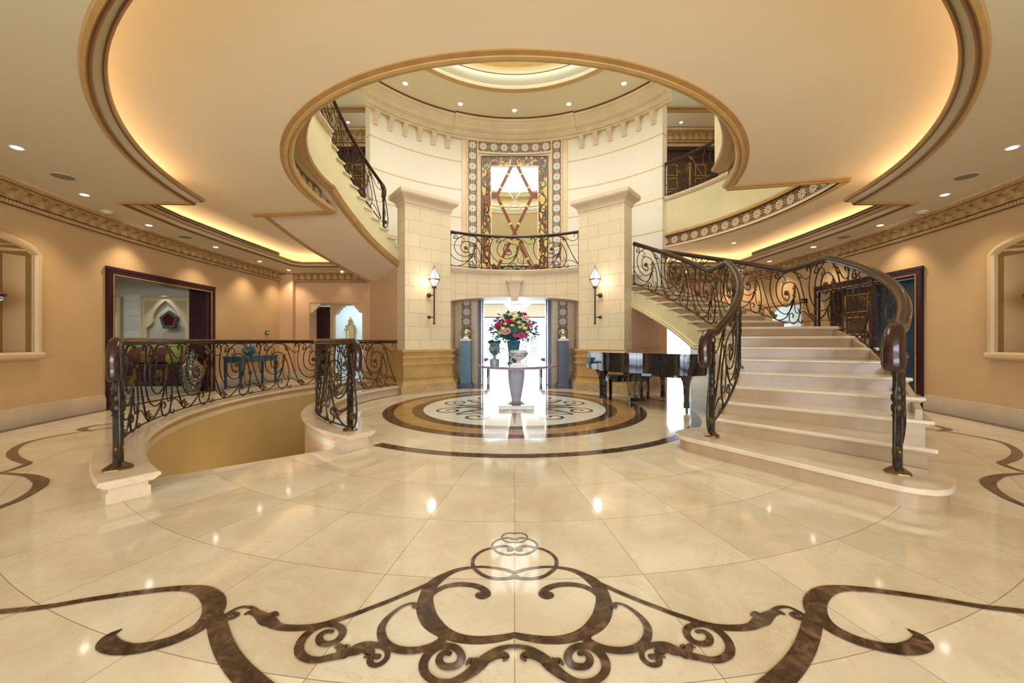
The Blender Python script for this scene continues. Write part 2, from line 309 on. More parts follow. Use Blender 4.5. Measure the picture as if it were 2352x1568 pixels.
# ------------------------------------------------------------------ mesh helpers
def P(r, deg, z=0.0): a = R(deg); return (CX + r*cos(a), CY + r*sin(a), z)
class MB:
    def __init__(s): s.v = []; s.f = []
    def add(s, vs, fs):
        n = len(s.v); s.v += [tuple(p) for p in vs]; s.f += [tuple(i+n for i in f) for f in fs]; return s
    def box(s, c, d, rz=0.0, rx=0.0, ry=0.0):
        M = Matrix.Translation(c) @ Matrix.Rotation(rz, 4, 'Z') @ Matrix.Rotation(ry, 4, 'Y') @ Matrix.Rotation(rx, 4, 'X')
        vs = [M @ Vector((x*d[0]/2, y*d[1]/2, z*d[2]/2)) for z in (-1, 1) for y in (-1, 1) for x in (-1, 1)]
        return s.add(vs, [(0,2,3,1), (4,5,7,6), (0,1,5,4), (2,6,7,3), (0,4,6,2), (1,3,7,5)])
    def prism(s, poly, z0, z1, f=None):
        n = len(poly); f = f or (lambda x, y, z: (x, y, z))
        vs = [f(x, y, z0) for x, y in poly] + [f(x, y, z1) for x, y in poly]
        tr = tessellate_polygon([[Vector((x, y, 0)) for x, y in poly]])
        fs = [tuple(t) for t in tr] + [tuple(i+n for i in t) for t in tr]
        fs += [(i, (i+1) % n, (i+1) % n + n, i+n) for i in range(n)]
        return s.add(vs, fs)
    def holed(s, outer, holes, z0, z1):
        polys = [outer] + holes; flat = [p for q in polys for p in q]; n = len(flat)
        tr = tessellate_polygon([[Vector((x, y, 0)) for x, y in q] for q in polys])
        fs = [tuple(t) for t in tr] + [tuple(i+n for i in t) for t in tr]; o = 0
        for q in polys:
            m = len(q); fs += [(o+i, o+(i+1) % m, o+(i+1) % m + n, o+i+n) for i in range(m)]; o += m
        return s.add([(x, y, z0) for x, y in flat] + [(x, y, z1) for x, y in flat], fs)
    def lathe(s, prof, n=24, c=(0, 0, 0), ax=None, flute=0, fd=0.0):
        M = Matrix.Translation(c)
        if ax is not None: M = M @ Vector((0, 0, 1)).rotation_difference(Vector(ax)).to_matrix().to_4x4()
        vs = []
        for r, z in prof:
            for i in range(n):
                a = 2*pi*i/n; q = r*(1 - (fd*abs(sin(flute*a/2)) if flute else 0)); vs.append(M @ Vector((q*cos(a), q*sin(a), z)))
        fs = []; m = len(prof)
        for j in range(m-1):
            for i in range(n):
                k = (i+1) % n; fs.append((j*n+i, j*n+k, (j+1)*n+k, (j+1)*n+i))
        fs.append(tuple(range(n-1, -1, -1))); fs.append(tuple((m-1)*n+i for i in range(n)))
        return s.add(vs, fs)
    def sph(s, c, r, n=12, m=8, sc=(1, 1, 1)):
        pr = [(max(1e-4, r*sin(pi*j/m)), -r*cos(pi*j/m)) for j in range(m+1)]
        k = len(s.v); s.lathe(pr, n)
        for i in range(k, len(s.v)):
            v = s.v[i]; s.v[i] = (v[0]*sc[0]+c[0], v[1]*sc[1]+c[1], v[2]*sc[2]+c[2])
        return s
    def tube(s, pts, r, n=6, caps=True, closed=False, ell=None, up=None):
        pts = [Vector(p) for p in pts]; m = len(pts)
        if m < 2: return s
        rr = r if isinstance(r, (list, tuple)) else [r]*m
        vs = []; prev = None
        for i, p in enumerate(pts):
            if closed: t = pts[(i+1) % m] - pts[i-1]
            else: t = pts[min(i+1, m-1)] - pts[max(i-1, 0)]
            if t.length < 1e-9: t = Vector((0, 0, 1))
            t.normalize()
            if up is not None: x = t.cross(Vector(up)); 
            else: x = prev - t*prev.dot(t) if prev is not None else t.orthogonal()
            if x.length < 1e-6: x = t.orthogonal()
            x.normalize(); prev = x; y = t.cross(x)
            for k in range(n):
                a = 2*pi*(k+0.5)/n; e = ell or (1, 1)
                vs.append(p + x*cos(a)*rr[i]*e[0] + y*sin(a)*rr[i]*e[1])
        fs = []
        for i in range(m if closed else m-1):
            j = (i+1) % m
            for k in range(n):
                l = (k+1) % n; fs.append((i*n+k, i*n+l, j*n+l, j*n+k))
        if caps and not closed: fs.append(tuple(range(n-1, -1, -1))); fs.append(tuple((m-1)*n+k for k in range(n)))
        return s.add(vs, fs)
    def arc(s, prof, t0, t1, n=48, closed_prof=True, cx=None, cy=None):
        """sweep a (r,z) profile around the hall centre; prof may be a function of degrees"""
        cx = CX if cx is None else cx; cy = CY if cy is None else cy
        vs = []; m = None
        for i in range(n+1):
            d = t0 + (t1-t0)*i/n; pr = prof(d) if callable(prof) else prof; m = len(pr)
            vs += [(cx + r*cos(R(d)), cy + r*sin(R(d)), z) for r, z in pr]
        fs = []; e = m if closed_prof else m-1
        for i in range(n):
            for k in range(e):
                l = (k+1) % m; fs.append((i*m+k, i*m+l, (i+1)*m+l, (i+1)*m+k))
        if closed_prof and abs(t1-t0) < 359.9: fs.append(tuple(range(m-1, -1, -1))); fs.append(tuple(n*m+k for k in range(m)))
        return s.add(vs, fs)
    def path(s, prof, pts, closed=False):
        """sweep closed profile (d,z) along plan polyline; d is measured to the left of travel"""
        m = len(prof); L = len(pts); vs = []
        for i, p in enumerate(pts):
            def dr(a, b): q = Vector((b[0]-a[0], b[1]-a[1])); return q.normalized()
            if closed or 0 < i < L-1: a = dr(pts[i-1], p); b = dr(p, pts[(i+1) % L])
            elif i == 0: a = b = dr(p, pts[1])
            else: a = b = dr(pts[-2], p)
            t = (a+b).normalized(); nx = Vector((-t.y, t.x)); k = 1/max(0.35, abs(t.dot(a)))
            vs += [(p[0]+nx.x*d*k, p[1]+nx.y*d*k, z) for d, z in prof]
        fs = []
        for i in range(L if closed else L-1):
            j = (i+1) % L
            for k in range(m): l = (k+1) % m; fs.append((i*m+k, i*m+l, j*m+l, j*m+k))
        if not closed: fs.append(tuple(range(m-1, -1, -1))); fs.append(tuple((L-1)*m+k for k in range(m)))
        return s.add(vs, fs)
    def build(s, name, mat, parent=None, smooth=35, uv=None):
        me = bpy.data.meshes.new(name); me.from_pydata(s.v, [], s.f); me.update()
        bm = bmesh.new(); bm.from_mesh(me); bmesh.ops.recalc_face_normals(bm, faces=bm.faces); bm.to_mesh(me); bm.free()
        if uv:
            ul = me.uv_layers.new(name='UVMap')
            for poly in me.polygons:
                nrm = poly.normal
                for li in poly.loop_indices:
                    c = me.vertices[me.loops[li].vertex_index].co
                    ul.data[li].uv = uv(c, nrm)
        if smooth:
            me.shade_smooth(); me.set_sharp_from_angle(angle=R(smooth))
        o = bpy.data.objects.new(name, me); COL.objects.link(o); me.materials.append(MATS[mat])
        if parent is not None: o.parent = parent
        return o
def shift(o):  # put a top-level mesh's origin at its base centre
    me = o.data; xs = [v.co for v in me.vertices]
    c = Vector(((min(p.x for p in xs)+max(p.x for p in xs))/2, (min(p.y for p in xs)+max(p.y for p in xs))/2, min(p.z for p in xs)))
    me.transform(Matrix.Translation(-c)); o.location = c
    return o
def tag(o, label, cat, group=None, kind=None):
    o['label'] = label; o['category'] = cat
    if group: o['group'] = group
    if kind: o['kind'] = kind
    return o
def thing(name, label, cat, group=None, loc=(0, 0, 0), rz=0.0):
    o = bpy.data.objects.new(name, None); COL.objects.link(o); o.location = loc; o.rotation_euler = (0, 0, rz); o.empty_display_size = 0.1
    return tag(o, label, cat, group)
def struct(o, label=None):
    o['kind'] = 'structure'
    if label: o['label'] = label
    return o
def copy_tree(o, parent=None):
    c = o.copy(); COL.objects.link(c); c.parent = parent
    for ch in list(o.children): copy_tree(ch, c)
    return c
def arcuv(rad, su=1.0, sv=1.0, z0=0.0):
    def f(c, n): return (atan2(c.y-CY, c.x-CX)*rad*su, (c.z-z0)*sv)
    return f
def arcuv0(rad, su=1.0, sv=1.0, z0=0.0):     # seam at 90 degrees instead of 180
    def f(c, n): return (atan2(c.x-CX, -(c.y-CY))*rad*su, (c.z-z0)*sv)
    return f
def boxuv(c, n):
    if abs(n.z) > 0.7: return (c.x, c.y)
    t = Vector((-n.y, n.x)); t.normalize(); return (c.x*t.x + c.y*t.y, c.z)
def catmull(pts, k=6):
    out = []; n = len(pts); D = len(pts[0])
    for i in range(n-1):
        p0 = pts[max(i-1, 0)]; p1 = pts[i]; p2 = pts[i+1]; p3 = pts[min(i+2, n-1)]
        for j in range(k):
            t = j/k; out.append(tuple(0.5*((2*p1[d]) + (-p0[d]+p2[d])*t + (2*p0[d]-5*p1[d]+4*p2[d]-p3[d])*t*t + (-p0[d]+3*p1[d]-3*p2[d]+p3[d])*t**3) for d in range(D)))
    out.append(tuple(pts[-1])); return out
def arcpts(r, t0, t1, n, cx=None, cy=None):
    cx = CX if cx is None else cx; cy = CY if cy is None else cy
    return [(cx + r*cos(R(t0+(t1-t0)*i/n)), cy + r*sin(R(t0+(t1-t0)*i/n))) for i in range(n+1)]
# ================================================================== STRUCTURE
def WX(y):
    if y > 9.3: return 7.47 - 0.02*(y-9.3)
    if y < 2.6: return 6.2
    return 7.47 - 0.028*(9.3-y)**2
CEIL = 3.40; TRAY = 3.76; UP = 5.06; UPC = 8.0
def wall_path(sd):
    ys = [-3.6, 0, 2.6] + [2.6 + 0.25*i for i in range(1, 27)] + [9.36, 10, 11, 12.1]
    return [(sd*WX(y), y) for y in ys]
def wall_cells(mb, pts, z0, z1, t, openf, step=0.12, side=1):
    """solid wall along polyline with openings; openf(x,y)->(za,zb) or None"""
    q = []
    for a, b in zip(pts[:-1], pts[1:]):
        L = hypot(b[0]-a[0], b[1]-a[1]); n = max(1, int(L/step))
        q += [(a[0]+(b[0]-a[0])*i/n, a[1]+(b[1]-a[1])*i/n) for i in range(n)]
    q.append(pts[-1])
    def nrm(i):
        a = q[max(i-1, 0)]; b = q[min(i+1, len(q)-1)]; v = Vector((b[0]-a[0], b[1]-a[1])).normalized(); return Vector((-v.y, v.x))*side*t
    for i in range(len(q)-1):
        a, b = q[i], q[i+1]; na, nb = nrm(i), nrm(i+1)
        oa = openf((a[0]+b[0])/2, (a[1]+b[1])/2)
        ra = [(z0, z1)] if oa is None else [(z0, oa[0]), (oa[1], z1)]
        for za, zb in ra:
            if zb-za < 0.005: continue
            vs = [(a[0], a[1], za), (b[0], b[1], za), (b[0]+nb.x, b[1]+nb.y, za), (a[0]+na.x, a[1]+na.y, za)]
            vs += [(x, y, zb) for x, y, _ in vs]
            mb.add(vs, [(0,1,2,3), (4,7,6,5), (0,4,5,1), (1,5,6,2), (2,6,7,3), (3,7,4,0)])
    return mb
NICHE = (4.02, 5.58, 1.02, 2.45)
def niche_z(y):
    c = (NICHE[0]+NICHE[1])/2; h = (NICHE[1]-NICHE[0])/2
    return NICHE[3] + 0.22*sqrt(max(0, 1-((y-c)/h)**2*0.98)) - 0.02
def open_side(x, y):
    if NICHE[0] < y < NICHE[1]: return (NICHE[2], niche_z(y))
    if 6.86 < y < 9.26: return (0.0, 2.42)
    return None
for sd, nm in ((-1, 'left'), (1, 'right')):
    pts = wall_path(sd)
    mb = wall_cells(MB(), pts, 0, CEIL+0.03, 0.40, open_side, side=-sd)
    o = struct(mb.build('wall_'+nm, 'wall_paint', smooth=20))
# back walls of the hall, with the two doorways
def open_bl(x, y): return (0.0, 2.44) if 4.87 < abs(x) < 6.56 else None
for sd, nm in ((-1, 'back_left'), (1, 'back_right')):
    mb = wall_cells(MB(), [(sd*3.0, 12.1), (sd*4.87, 12.1), (sd*6.56, 12.1), (sd*7.8, 12.1)], 0, CEIL+0.03, 0.45, open_bl, 0.2, side=sd)
    mb.box((sd*7.22, 12.02, 1.7), (0.45, 0.16, 3.4))
    struct(mb.build('wall_'+nm, 'peach_wall', smooth=20))
# near wall behind the camera; its opening and window frame are added for the fill
mb = MB(); mb.box((0, -3.75, 3.2), (13, 0.3, 0.5)); mb.box((-5.2, -3.75, 1.5), (3.0, 0.3, 3.0)); mb.box((5.2, -3.75, 1.5), (3.0, 0.3, 3.0))
struct(mb.build('wall_front', 'wall_paint'))
wn1 = MB()
for x in (-3.6, -1.8, 0, 1.8, 3.6): wn1.box((x, -3.7, 1.48), (0.09, 0.12, 2.95))
for z in (0.05, 2.2, 2.9): wn1.box((0, -3.7, z), (7.3, 0.1, 0.09))
wn = struct(wn1.build('added_window', 'dark_wood'))

# floor with the stairwell opening on the left
well = [(-3.24, 3.25)] + arcpts(4.95, 229.2, 139.3, 80)[1:] + arcpts(3.38, 145.2, 233.7, 80)[:-1] + [(-2.03, 4.24)]
mb = MB().holed([(-17, -4.2), (17, -4.2), (17, 20), (-17, 20)], [well[::-1]], -0.12, 0.0)
floor = struct(mb.build('floor', 'floor_marble', smooth=0))
# lower storey seen down the stairwell
mb = MB().arc([(4.94, -3.2), (5.15, -3.2), (5.15, 0.12), (4.94, 0.12)], 139.3, 229.2, 80)
struct(mb.build('wall_stairwell_outer', 'void_wall'))
mb = MB().arc([(3.39, -3.2), (3.2, -3.2), (3.2, 0.12), (3.39, 0.12)], 145.2, 233.7, 80)
struct(mb.build('wall_stairwell_inner', 'peach_wall'))
mb = MB().arc([(3.2, -3.3), (5.15, -3.3), (5.15, -3.2), (3.2, -3.2)], 139, 234, 40)
mb.add([P(3.2, 144.5, -3.2), P(5.1, 139, -3.2), P(5.1, 139, 0), P(3.2, 144.5, 0)], [(0, 1, 2, 3)])
struct(mb.build('floor', 'curb_marble'))
# floor border along walls
for sd in (-1, 1):
    mb = MB().path([(0.04, 0.0), (0.20, 0.0), (0.20, 0.0015), (0.04, 0.0015)] if sd > 0 else [(-0.04, 0.0), (-0.20, 0.0), (-0.20, 0.0015), (-0.04, 0.0015)], [(sd*WX(y), y) for y in [2.6+0.3*i for i in range(32)]])
    mb.build('border_inlay', 'emperador_marble', floor, smooth=0)
mb = MB(); mb.box((0, 10.1, 0.0012), (3.5, 0.95, 0.0016)); mb.build('threshold_inlay', 'emperador_marble', floor, smooth=0)

# medallion rings
def ring(r0, r1, z, mat, name, t0=0, t1=360, n=128):
    mb = MB().arc([(r0, 0.0), (r1, 0.0), (r1, z), (r0, z)], t0, t1, n); return mb.build(name, mat, floor, smooth=0)
mb = MB().lathe([(1.70, 0.0), (1.70, 0.0010)], 96, (CX, CY, 0)); mb.build('medallion_disc', 'white_marble', floor, smooth=0)
ring(1.64, 1.83, 0.0016, 'emperador_marble', 'medallion_ring')
ring(1.83, 2.15, 0.0008, 'tan_marble', 'medallion_ring')
ring(2.13, 2.31, 0.0016, 'emperador_marble', 'medallion_ring')
ring(2.96, 3.10, 0.0014, 'emperador_marble', 'medallion_ring', -122, 232, 140)

# inlay ribbons
def ribbon(mb, pts, z=0.0018, k=6):
    q = catmull(pts, k); n = len(q); vs = []
    for i, p in enumerate(q):
        a = q[max(i-1, 0)]; b = q[min(i+1, n-1)]; t = Vector((b[0]-a[0], b[1]-a[1]))
        if t.length < 1e-9: t = Vector((1, 0))
        t.normalize(); w_ = p[2]/2
        vs += [(p[0]-t.y*w_, p[1]+t.x*w_, z), (p[0]+t.y*w_, p[1]-t.x*w_, z)]
    mb.add(vs, [(2*i, 2*i+1, 2*i+3, 2*i+2) for i in range(n-1)])
    for e in (0, n-1):   # rounded ends
        c = q[e]; mb.add([(c[0], c[1], z)] + [(c[0]+cos(j*pi/6)*c[2]/2, c[1]+sin(j*pi/6)*c[2]/2, z) for j in range(12)], [(0, j+1, (j+1) % 12 + 1) for j in range(12)]) if False else mb.add([(c[0], c[1], z+.0003)] + [(c[0]+cos(j*pi/6)*c[2]/2, c[1]+sin(j*pi/6)*c[2]/2, z+.0003) for j in range(12)], [(0, j+1, (j+1) % 12 + 1) for j in range(12)])
# traced on the floor plane: floor point under a point of the photograph
def fl(px, py): Y = CAMZ*870/(py-784); return ((px-1182)*Y/870, Y)
def zz(l, w_): 
    ws = w_ if isinstance(w_, (list, tuple)) else [w_]*len(l)
    out = []
    for i, (x, y) in enumerate(l):
        t = i/(len(l)-1)*(len(ws)-1); j = min(int(t), len(ws)-2) if len(ws) > 1 else 0
        wv = ws[j] + (ws[j+1]-ws[j])*(t-j) if len(ws) > 1 else ws[0]
        X, Y = fl(640+x/3.92, 1200+y/3.92); out.append((X, Y, wv))
    return out
def pp(l, w_):
    return zz([((x-640)*3.92, (y-1200)*3.92) for x, y in l], w_)
C = []
C.append(zz([(2120,450),(2060,430),(1990,415),(1850,400),(1740,405),(1620,425),(1520,465),(1430,520),(1360,590),(1325,680),(1320,760),(1345,850),(1400,925),(1480,985),(1580,1030),(1700,1055),(1820,1060),(1940,1050),(2060,1030),(2117,1015)], [.022,.022,.02,.02,.022,.03,.04,.06,.065,.07,.08,.08,.075,.06,.05,.045,.042,.04,.035,.03]))
C.append(zz([(1350,690),(1380,650),(1430,610),(1510,575),(1620,558),(1720,562),(1800,580),(1855,612),(1872,645),(1840,662),(1815,655)], [.02,.03,.032,.035,.035,.04,.045,.05]))
C.append(zz([(2110,488),(2080,500),(2010,507),(1940,503),(1860,485),(1790,440),(1752,395),(1750,335),(1790,285),(1850,250),(1920,230),(1990,214),(2050,214),(2090,228),(2100,240),(2078,245)], [.03,.02,.022,.022,.022,.02,.02,.02,.02,.022,.028,.035]))
C.append(zz([(2120,283),(2090,290),(2040,288),(1980,270),(1935,235),(1922,200),(1950,168),(2005,147),(2060,140),(2105,144),(2115,150),(2100,153)], [.012,.014,.014,.013,.013,.014,.012,.012,.012,.016]))
C.append(zz([(2120,176),(2090,178),(2050,172),(2018,152),(2012,125),(2035,105),(2075,95),(2110,97),(2116,101)], .009))
C.append(zz([(1370,548),(1240,605),(1100,665),(960,722),(820,775),(700,822),(560,868),(420,915),(280,945),(130,953),(0,940)], [.03,.026,.026,.026,.027,.028,.03,.034,.036,.038]) + pp([(624,1431),(612,1424),(594,1411),(577,1406),(566,1410)], [.05,.06,.04,.03,.02])[0:])
C.append(pp([(608,1420),(618,1414),(629,1409),(638,1414)], [.04,.03,.025,.012]))
C.append(pp([(596,1409),(585,1400),(571,1395),(551,1396),(531,1405),(518,1414),(510,1424)], [.018,.018,.016,.02,.022]))
C.append(pp([(512,1418),(522,1422),(537,1419),(545,1413),(538,1409),(531,1413)], [.02,.02,.022,.02,.018]))
C.append(pp([(-60,1412),(0,1406),(102,1395),(204,1378),(306,1363),(383,1354),(434,1352),(469,1359),(490,1379),(489,1408),(459,1440),(408,1467),(357,1483),(306,1492),(267,1490),(246,1478),(252,1462),(276,1448)], [.035,.035,.035,.036,.038,.04,.048,.07,.085,.085,.07,.062,.058,.058,.062,.065,.045,.012]))
C.append(pp([(488,1392),(497,1430),(508,1470),(524,1505),(548,1538),(580,1570),(620,1605),(680,1650)], [.05,.07,.07,.072,.075,.08,.08]))
C.append(zz([(480,990),(455,985),(410,992),(375,1020),(365,1055),(385,1090),(440,1100),(510,1080),(560,1035),(577,985),(545,942),(470,924),(390,935),(300,975),(225,1040),(185,1120),(195,1190),(260,1235),(350,1245),(450,1225),(560,1200),(650,1165),(740,1120),(830,1106),(920,1120),(970,1155),(978,1210),(945,1260),(890,1290),(840,1285),(820,1250),(845,1215),(895,1215)], [.02,.022,.028,.03,.03,.03,.028,.032,.035,.034,.03,.035,.045,.03,.02,.022,.022,.024,.026]))
C.append(zz([(590,1190),(565,1150),(540,1118),(505,1132)], [.05,.035,.025,.01]))
C.append(zz([(570,1165),(598,1125),(632,1128)], [.03,.025,.01]))
C.append(zz([(620,1185),(700,1178),(760,1160),(815,1172),(820,1200),(775,1222)], [.03,.028,.025,.04,.03,.01]))
C.append(zz([(1232,757),(1232,750),(1200,735),(1120,758),(1030,820),(960,890),(925,960),(930,1035),(970,1100),(1050,1145),(1150,1162),(1260,1155),(1370,1125),(1450,1082),(1482,1050),(1465,1032)], [.035,.03,.012,.015,.022,.03,.034,.036,.036,.036,.035,.034,.034,.036,.03]))
C.append(zz([(1535,1190),(1500,1182),(1460,1205),(1445,1250),(1475,1298),(1530,1310),(1600,1295),(1642,1245),(1640,1190),(1590,1137),(1510,1120),(1430,1135),(1350,1190),(1305,1270),(1310,1350),(1360,1410),(1440,1447),(1560,1448),(1670,1400),(1760,1335),(1830,1268),(1900,1198),(1990,1145),(2070,1127),(2130,1125)], [.025,.025,.028,.03,.032,.034,.03,.032,.034,.036,.034,.03,.03,.032,.045,.05,.028,.02,.02]))
C.append(zz([(1790,1300),(1765,1275),(1725,1252),(1690,1288)], [.05,.035,.025,.01]))
C.append(zz([(1770,1290),(1775,1250),(1805,1240)], [.03,.025,.01]))
C.append(zz([(1860,1260),(1940,1222),(2000,1202),(2045,1220),(2028,1255)], [.03,.028,.035,.03,.01]))
def wp(l, w_): return pp([(x/5.227, 940+y/5.227) for x, y in l], w_)
C.append(wp([(-200,800),(0,765),(110,737),(220,700),(310,665),(335,647),(290,630),(200,595),(150,550),(155,500),(230,440),(350,390),(550,345),(800,300),(1050,258),(1320,228),(1600,200)], [.02,.025,.03,.04,.05,.06,.06,.07,.08,.07,.05,.04,.035,.03,.03,.03,.03]))
C.append(wp([(-200,790),(0,773),(150,778),(330,795),(440,830),(495,870),(470,930),(380,1000),(250,1075),(100,1140),(-60,1200)], [.02,.02,.03,.05,.08,.09,.08,.06,.055,.05,.05]))
C.append(wp([(1600,160),(1320,178),(1180,190),(1060,212),(975,240),(1050,253),(1100,258)], [.03,.03,.04,.06,.09,.04,.03]))
for k, c in enumerate(C):
    for s_ in (1, -1):
        mb = MB(); ribbon(mb, [(s_*x, y, w_) for x, y, w_ in c], 0.0016 + 0.00024*k + (0.0001 if s_ < 0 else 0))
        mb.build('scroll_inlay', 'emperador_marble', floor, smooth=0)
# medallion scrolls: four-fold
def spiral(cx, cy, r0, r1, a0, a1, n=14): return [(cx+(r0+(r1-r0)*i/n)*cos(R(a0+(a1-a0)*i/n)), cy+(r0+(r1-r0)*i/n)*sin(R(a0+(a1-a0)*i/n))) for i in range(n+1)]
for sx in (1, -1):
    for sy in (1, -1):
        mb = MB()
        s1 = spiral(1.12, 0.42, 0.05, 0.28, 0, -480); s1 = [(x, y, 0.05) for x, y in s1] + [(1.05, .12, .06), (.75, .10, .10), (.5, .22, .09), (.28, .3, .05), (.2, .2, .03)]
        ribbon(mb, [(sx*x, CY+sy*y, w_) for x, y, w_ in s1], 0.0020)
        s2 = spiral(0.62, 0.98, 0.05, 0.28, 180, 180+470); s2 = [(x, y, 0.05) for x, y in s2] + [(.95, .75, .05), (.8, .5, .08), (.55, .3, .08)]
        ribbon(mb, [(sx*x, CY+sy*y, w_) for x, y, w_ in s2], 0.0021)
        ribbon(mb, [(sx*.75, CY+sy*.5, .04), (sx*.62, CY+sy*.6, .05), (sx*.5, CY+sy*.55, .02)], 0.0022)
        mb.build('medallion_scroll', 'emperador_marble', floor, smooth=0)
mb = MB()
for a in range(16):
    d = R(a*22.5); r1 = 1.6 if a % 4 == 0 else 0.95
    mb.add([(CX+cos(d+.16)*.3, CY+sin(d+.16)*.3, .0018), (CX+cos(d)*r1, CY+sin(d)*r1, .0018), (CX+cos(d-.16)*.3, CY+sin(d-.16)*.3, .0018), (CX+cos(d)*.42, CY+sin(d)*.42, .0018)], [(0, 1, 2, 3)])
mb.build('medallion_star', 'tan_marble', floor, smooth=0)
mb = MB()
for a in range(40):
    d = a*9.0
    pts = [(CX+(1.87+0.24*i/5)*cos(R(d+5*sin(i/5*pi*0.9))), CY+(1.87+0.24*i/5)*sin(R(d+5*sin(i/5*pi*0.9))), 0.02 if i < 5 else 0.035) for i in range(6)]
    ribbon(mb, pts, 0.0019, 3)
mb.build('medallion_flames', 'orange_marble', floor, smooth=0)

# skirtings
for sd, nm in ((-1, 'left'), (1, 'right')):
    prof = [(0, 0), (0.035, 0), (0.035, 0.20), (0.02, 0.23), (0.02, 0.25), (0, 0.26)]
    if sd < 0: prof = [(-d, z) for d, z in prof]
    for a, b, nn in ((2.6, 6.72, nm), (9.40, 12.0, nm)):
        n = max(4, int((b-a)/0.25)); mb = MB().path(prof, [(sd*WX(a+(b-a)*i/n), a+(b-a)*i/n) for i in range(n+1)])
        struct(mb.build('baseboard_'+nn, 'skirting_marble'))
    mb = MB(); mb.box((sd*7.0, 11.92, .13), (.85, .05, .26)); mb.box((sd*4.6, 12.07, .13), (.5, .06, .26))
    struct(mb.build('baseboard_back_'+nm, 'skirting_marble'))

# wall cornice with corbels and rope bead
def cornice(pts, inward, name, z1=CEIL, mat='cornice_cream', pitch=0.21, h=1.0):
    """inward=+1 when the room is to the left of travel"""
    s = inward
    def pr(l): return [(s*d, z1+(z-3.40)*h) for d, z in l]
    mb = MB().path(pr([(0, 3.10), (.03, 3.10), (.045, 3.125), (.045, 3.15), (.03, 3.16), (.03, 3.33), (.20, 3.33), (.20, 3.355), (.24, 3.37), (.26, 3.40), (0, 3.40)]), pts)
    L = 0; acc = 0.1; k = 0; mb2 = MB()
    for a, b in zip(pts[:-1], pts[1:]):
        d = Vector((b[0]-a[0], b[1]-a[1])); seg = d.length; d.normalize(); n_ = Vector((-d.y, d.x))*s; rz = atan2(d.y, d.x)
        while acc < seg:
            c = Vector(a) + d*acc
            zf = lambda z: z1+(z-3.40)*h
            cp = [(.03, 3.175), (.055, 3.175), (.065, 3.20), (.05, 3.22), (.075, 3.26), (.12, 3.285), (.135, 3.31), (.13, 3.33), (.03, 3.33)]
            mb2.prism(cp, -.032, .032, lambda x, y, z: (c.x+n_.x*x+d.x*z, c.y+n_.y*x+d.y*z, zf(y)))
            acc += pitch
        acc -= seg
    o = struct(mb.build(name, mat, smooth=25))
    mb2.build('corbel_row', 'gold_trim', o, smooth=25)
    mb = MB()
    acc = 0.02
    for a, b in zip(pts[:-1], pts[1:]):
        d = Vector((b[0]-a[0], b[1]-a[1])); seg = d.length; d.normalize(); n_ = Vector((-d.y, d.x))*s; rz = atan2(d.y, d.x)
        while acc < seg:
            c = Vector(a) + d*acc
            mb.box((c.x+n_.x*.05, c.y+n_.y*.05, z1+(3.125-3.40)*h), (.035, .03, .04*h), rz, ry=0.5)
            mb.box((c.x+n_.x*.225, c.y+n_.y*.225, z1+(3.352-3.40)*h), (.025, .03, .02*h), rz)
            acc += 0.05
        acc -= seg
    mb.build('rope_bead', 'gold_trim_light', o)
    mb = MB().path(pr([(.03, 3.16), (.05, 3.16), (.05, 3.17), (.03, 3.17)]), pts); mb.path(pr([(0, 3.09), (.035, 3.09), (.035, 3.10), (0, 3.10)]), pts)
    mb.path(pr([(.19, 3.322), (.205, 3.322), (.205, 3.332), (.19, 3.332)]), pts)
    mb.build('dark_line', 'brown_trim', o)
    return o
cornice([(-WX(y), y) for y in [2.6+0.35*i for i in range(27)]] + [(-7.41, 12.02)], -1, 'trim_1')
cornice([(-7.4, 12.1), (-3.9, 12.1)], -1, 'trim_2')
cornice([(WX(y), y) for y in [2.6+0.35*i for i in range(27)]] + [(7.41, 12.02)], 1, 'trim_3')
cornice([(3.9, 12.1), (7.4, 12.1)], -1, 'trim_4')

# ceilings: perimeter soffit with tray, tray with the round well
tcx = 0.15
tray = [(-3.7, 11.1), (-6.2, 11.1), (-6.45, 10.85), (-6.5, 8.6), (-6.46, 7.2), (-6.26, 5.95)] + arcpts(5.38, 191.0, 349.0, 72, tcx, 7.0) + [(6.36, 5.97), (6.52, 7.2), (6.56, 8.6), (6.50, 10.85), (6.2, 11.1), (3.7, 11.1)]
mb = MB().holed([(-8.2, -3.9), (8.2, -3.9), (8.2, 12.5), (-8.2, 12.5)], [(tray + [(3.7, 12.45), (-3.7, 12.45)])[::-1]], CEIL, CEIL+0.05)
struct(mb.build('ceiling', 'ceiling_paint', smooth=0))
mb = MB().path([(-.56, CEIL+.03), (-.50, CEIL+.03), (-.50, TRAY+.01), (-.56, TRAY+.01)], tray)
struct(mb.build('ceiling', 'tray_paint', smooth=20))
hole = arcpts(3.67, 173.5, 349, 90) + arcpts(5.28, -11, 173.5, 90)
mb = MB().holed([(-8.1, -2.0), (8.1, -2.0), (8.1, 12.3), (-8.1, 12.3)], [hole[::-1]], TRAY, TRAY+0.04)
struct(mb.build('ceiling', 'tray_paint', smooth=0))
tr = struct(MB().path([(-.01, CEIL), (0, CEIL-.03), (.03, CEIL-.035), (.05, CEIL-.015), (.07, CEIL-.01), (.07, CEIL+.02), (0, CEIL+.02)], tray).build('trim_5', 'gold_trim', smooth=50))
MB().path([(.04, CEIL-.02), (.052, CEIL-.036), (.062, CEIL-.012)], tray).build('dark_line', 'brown_trim', tr)
MB().path([(.065, CEIL-.008), (.08, CEIL+.03), (.11, CEIL+.055), (.135, CEIL+.06), (.135, CEIL+.075), (.065, CEIL+.04)], tray).build('cove_band', 'ceiling_paint', tr, smooth=50)
MB().path([(.13, CEIL+.05), (.15, CEIL+.055), (.155, CEIL+.10), (.13, CEIL+.10)], tray).build('lip', 'gold_trim', tr)
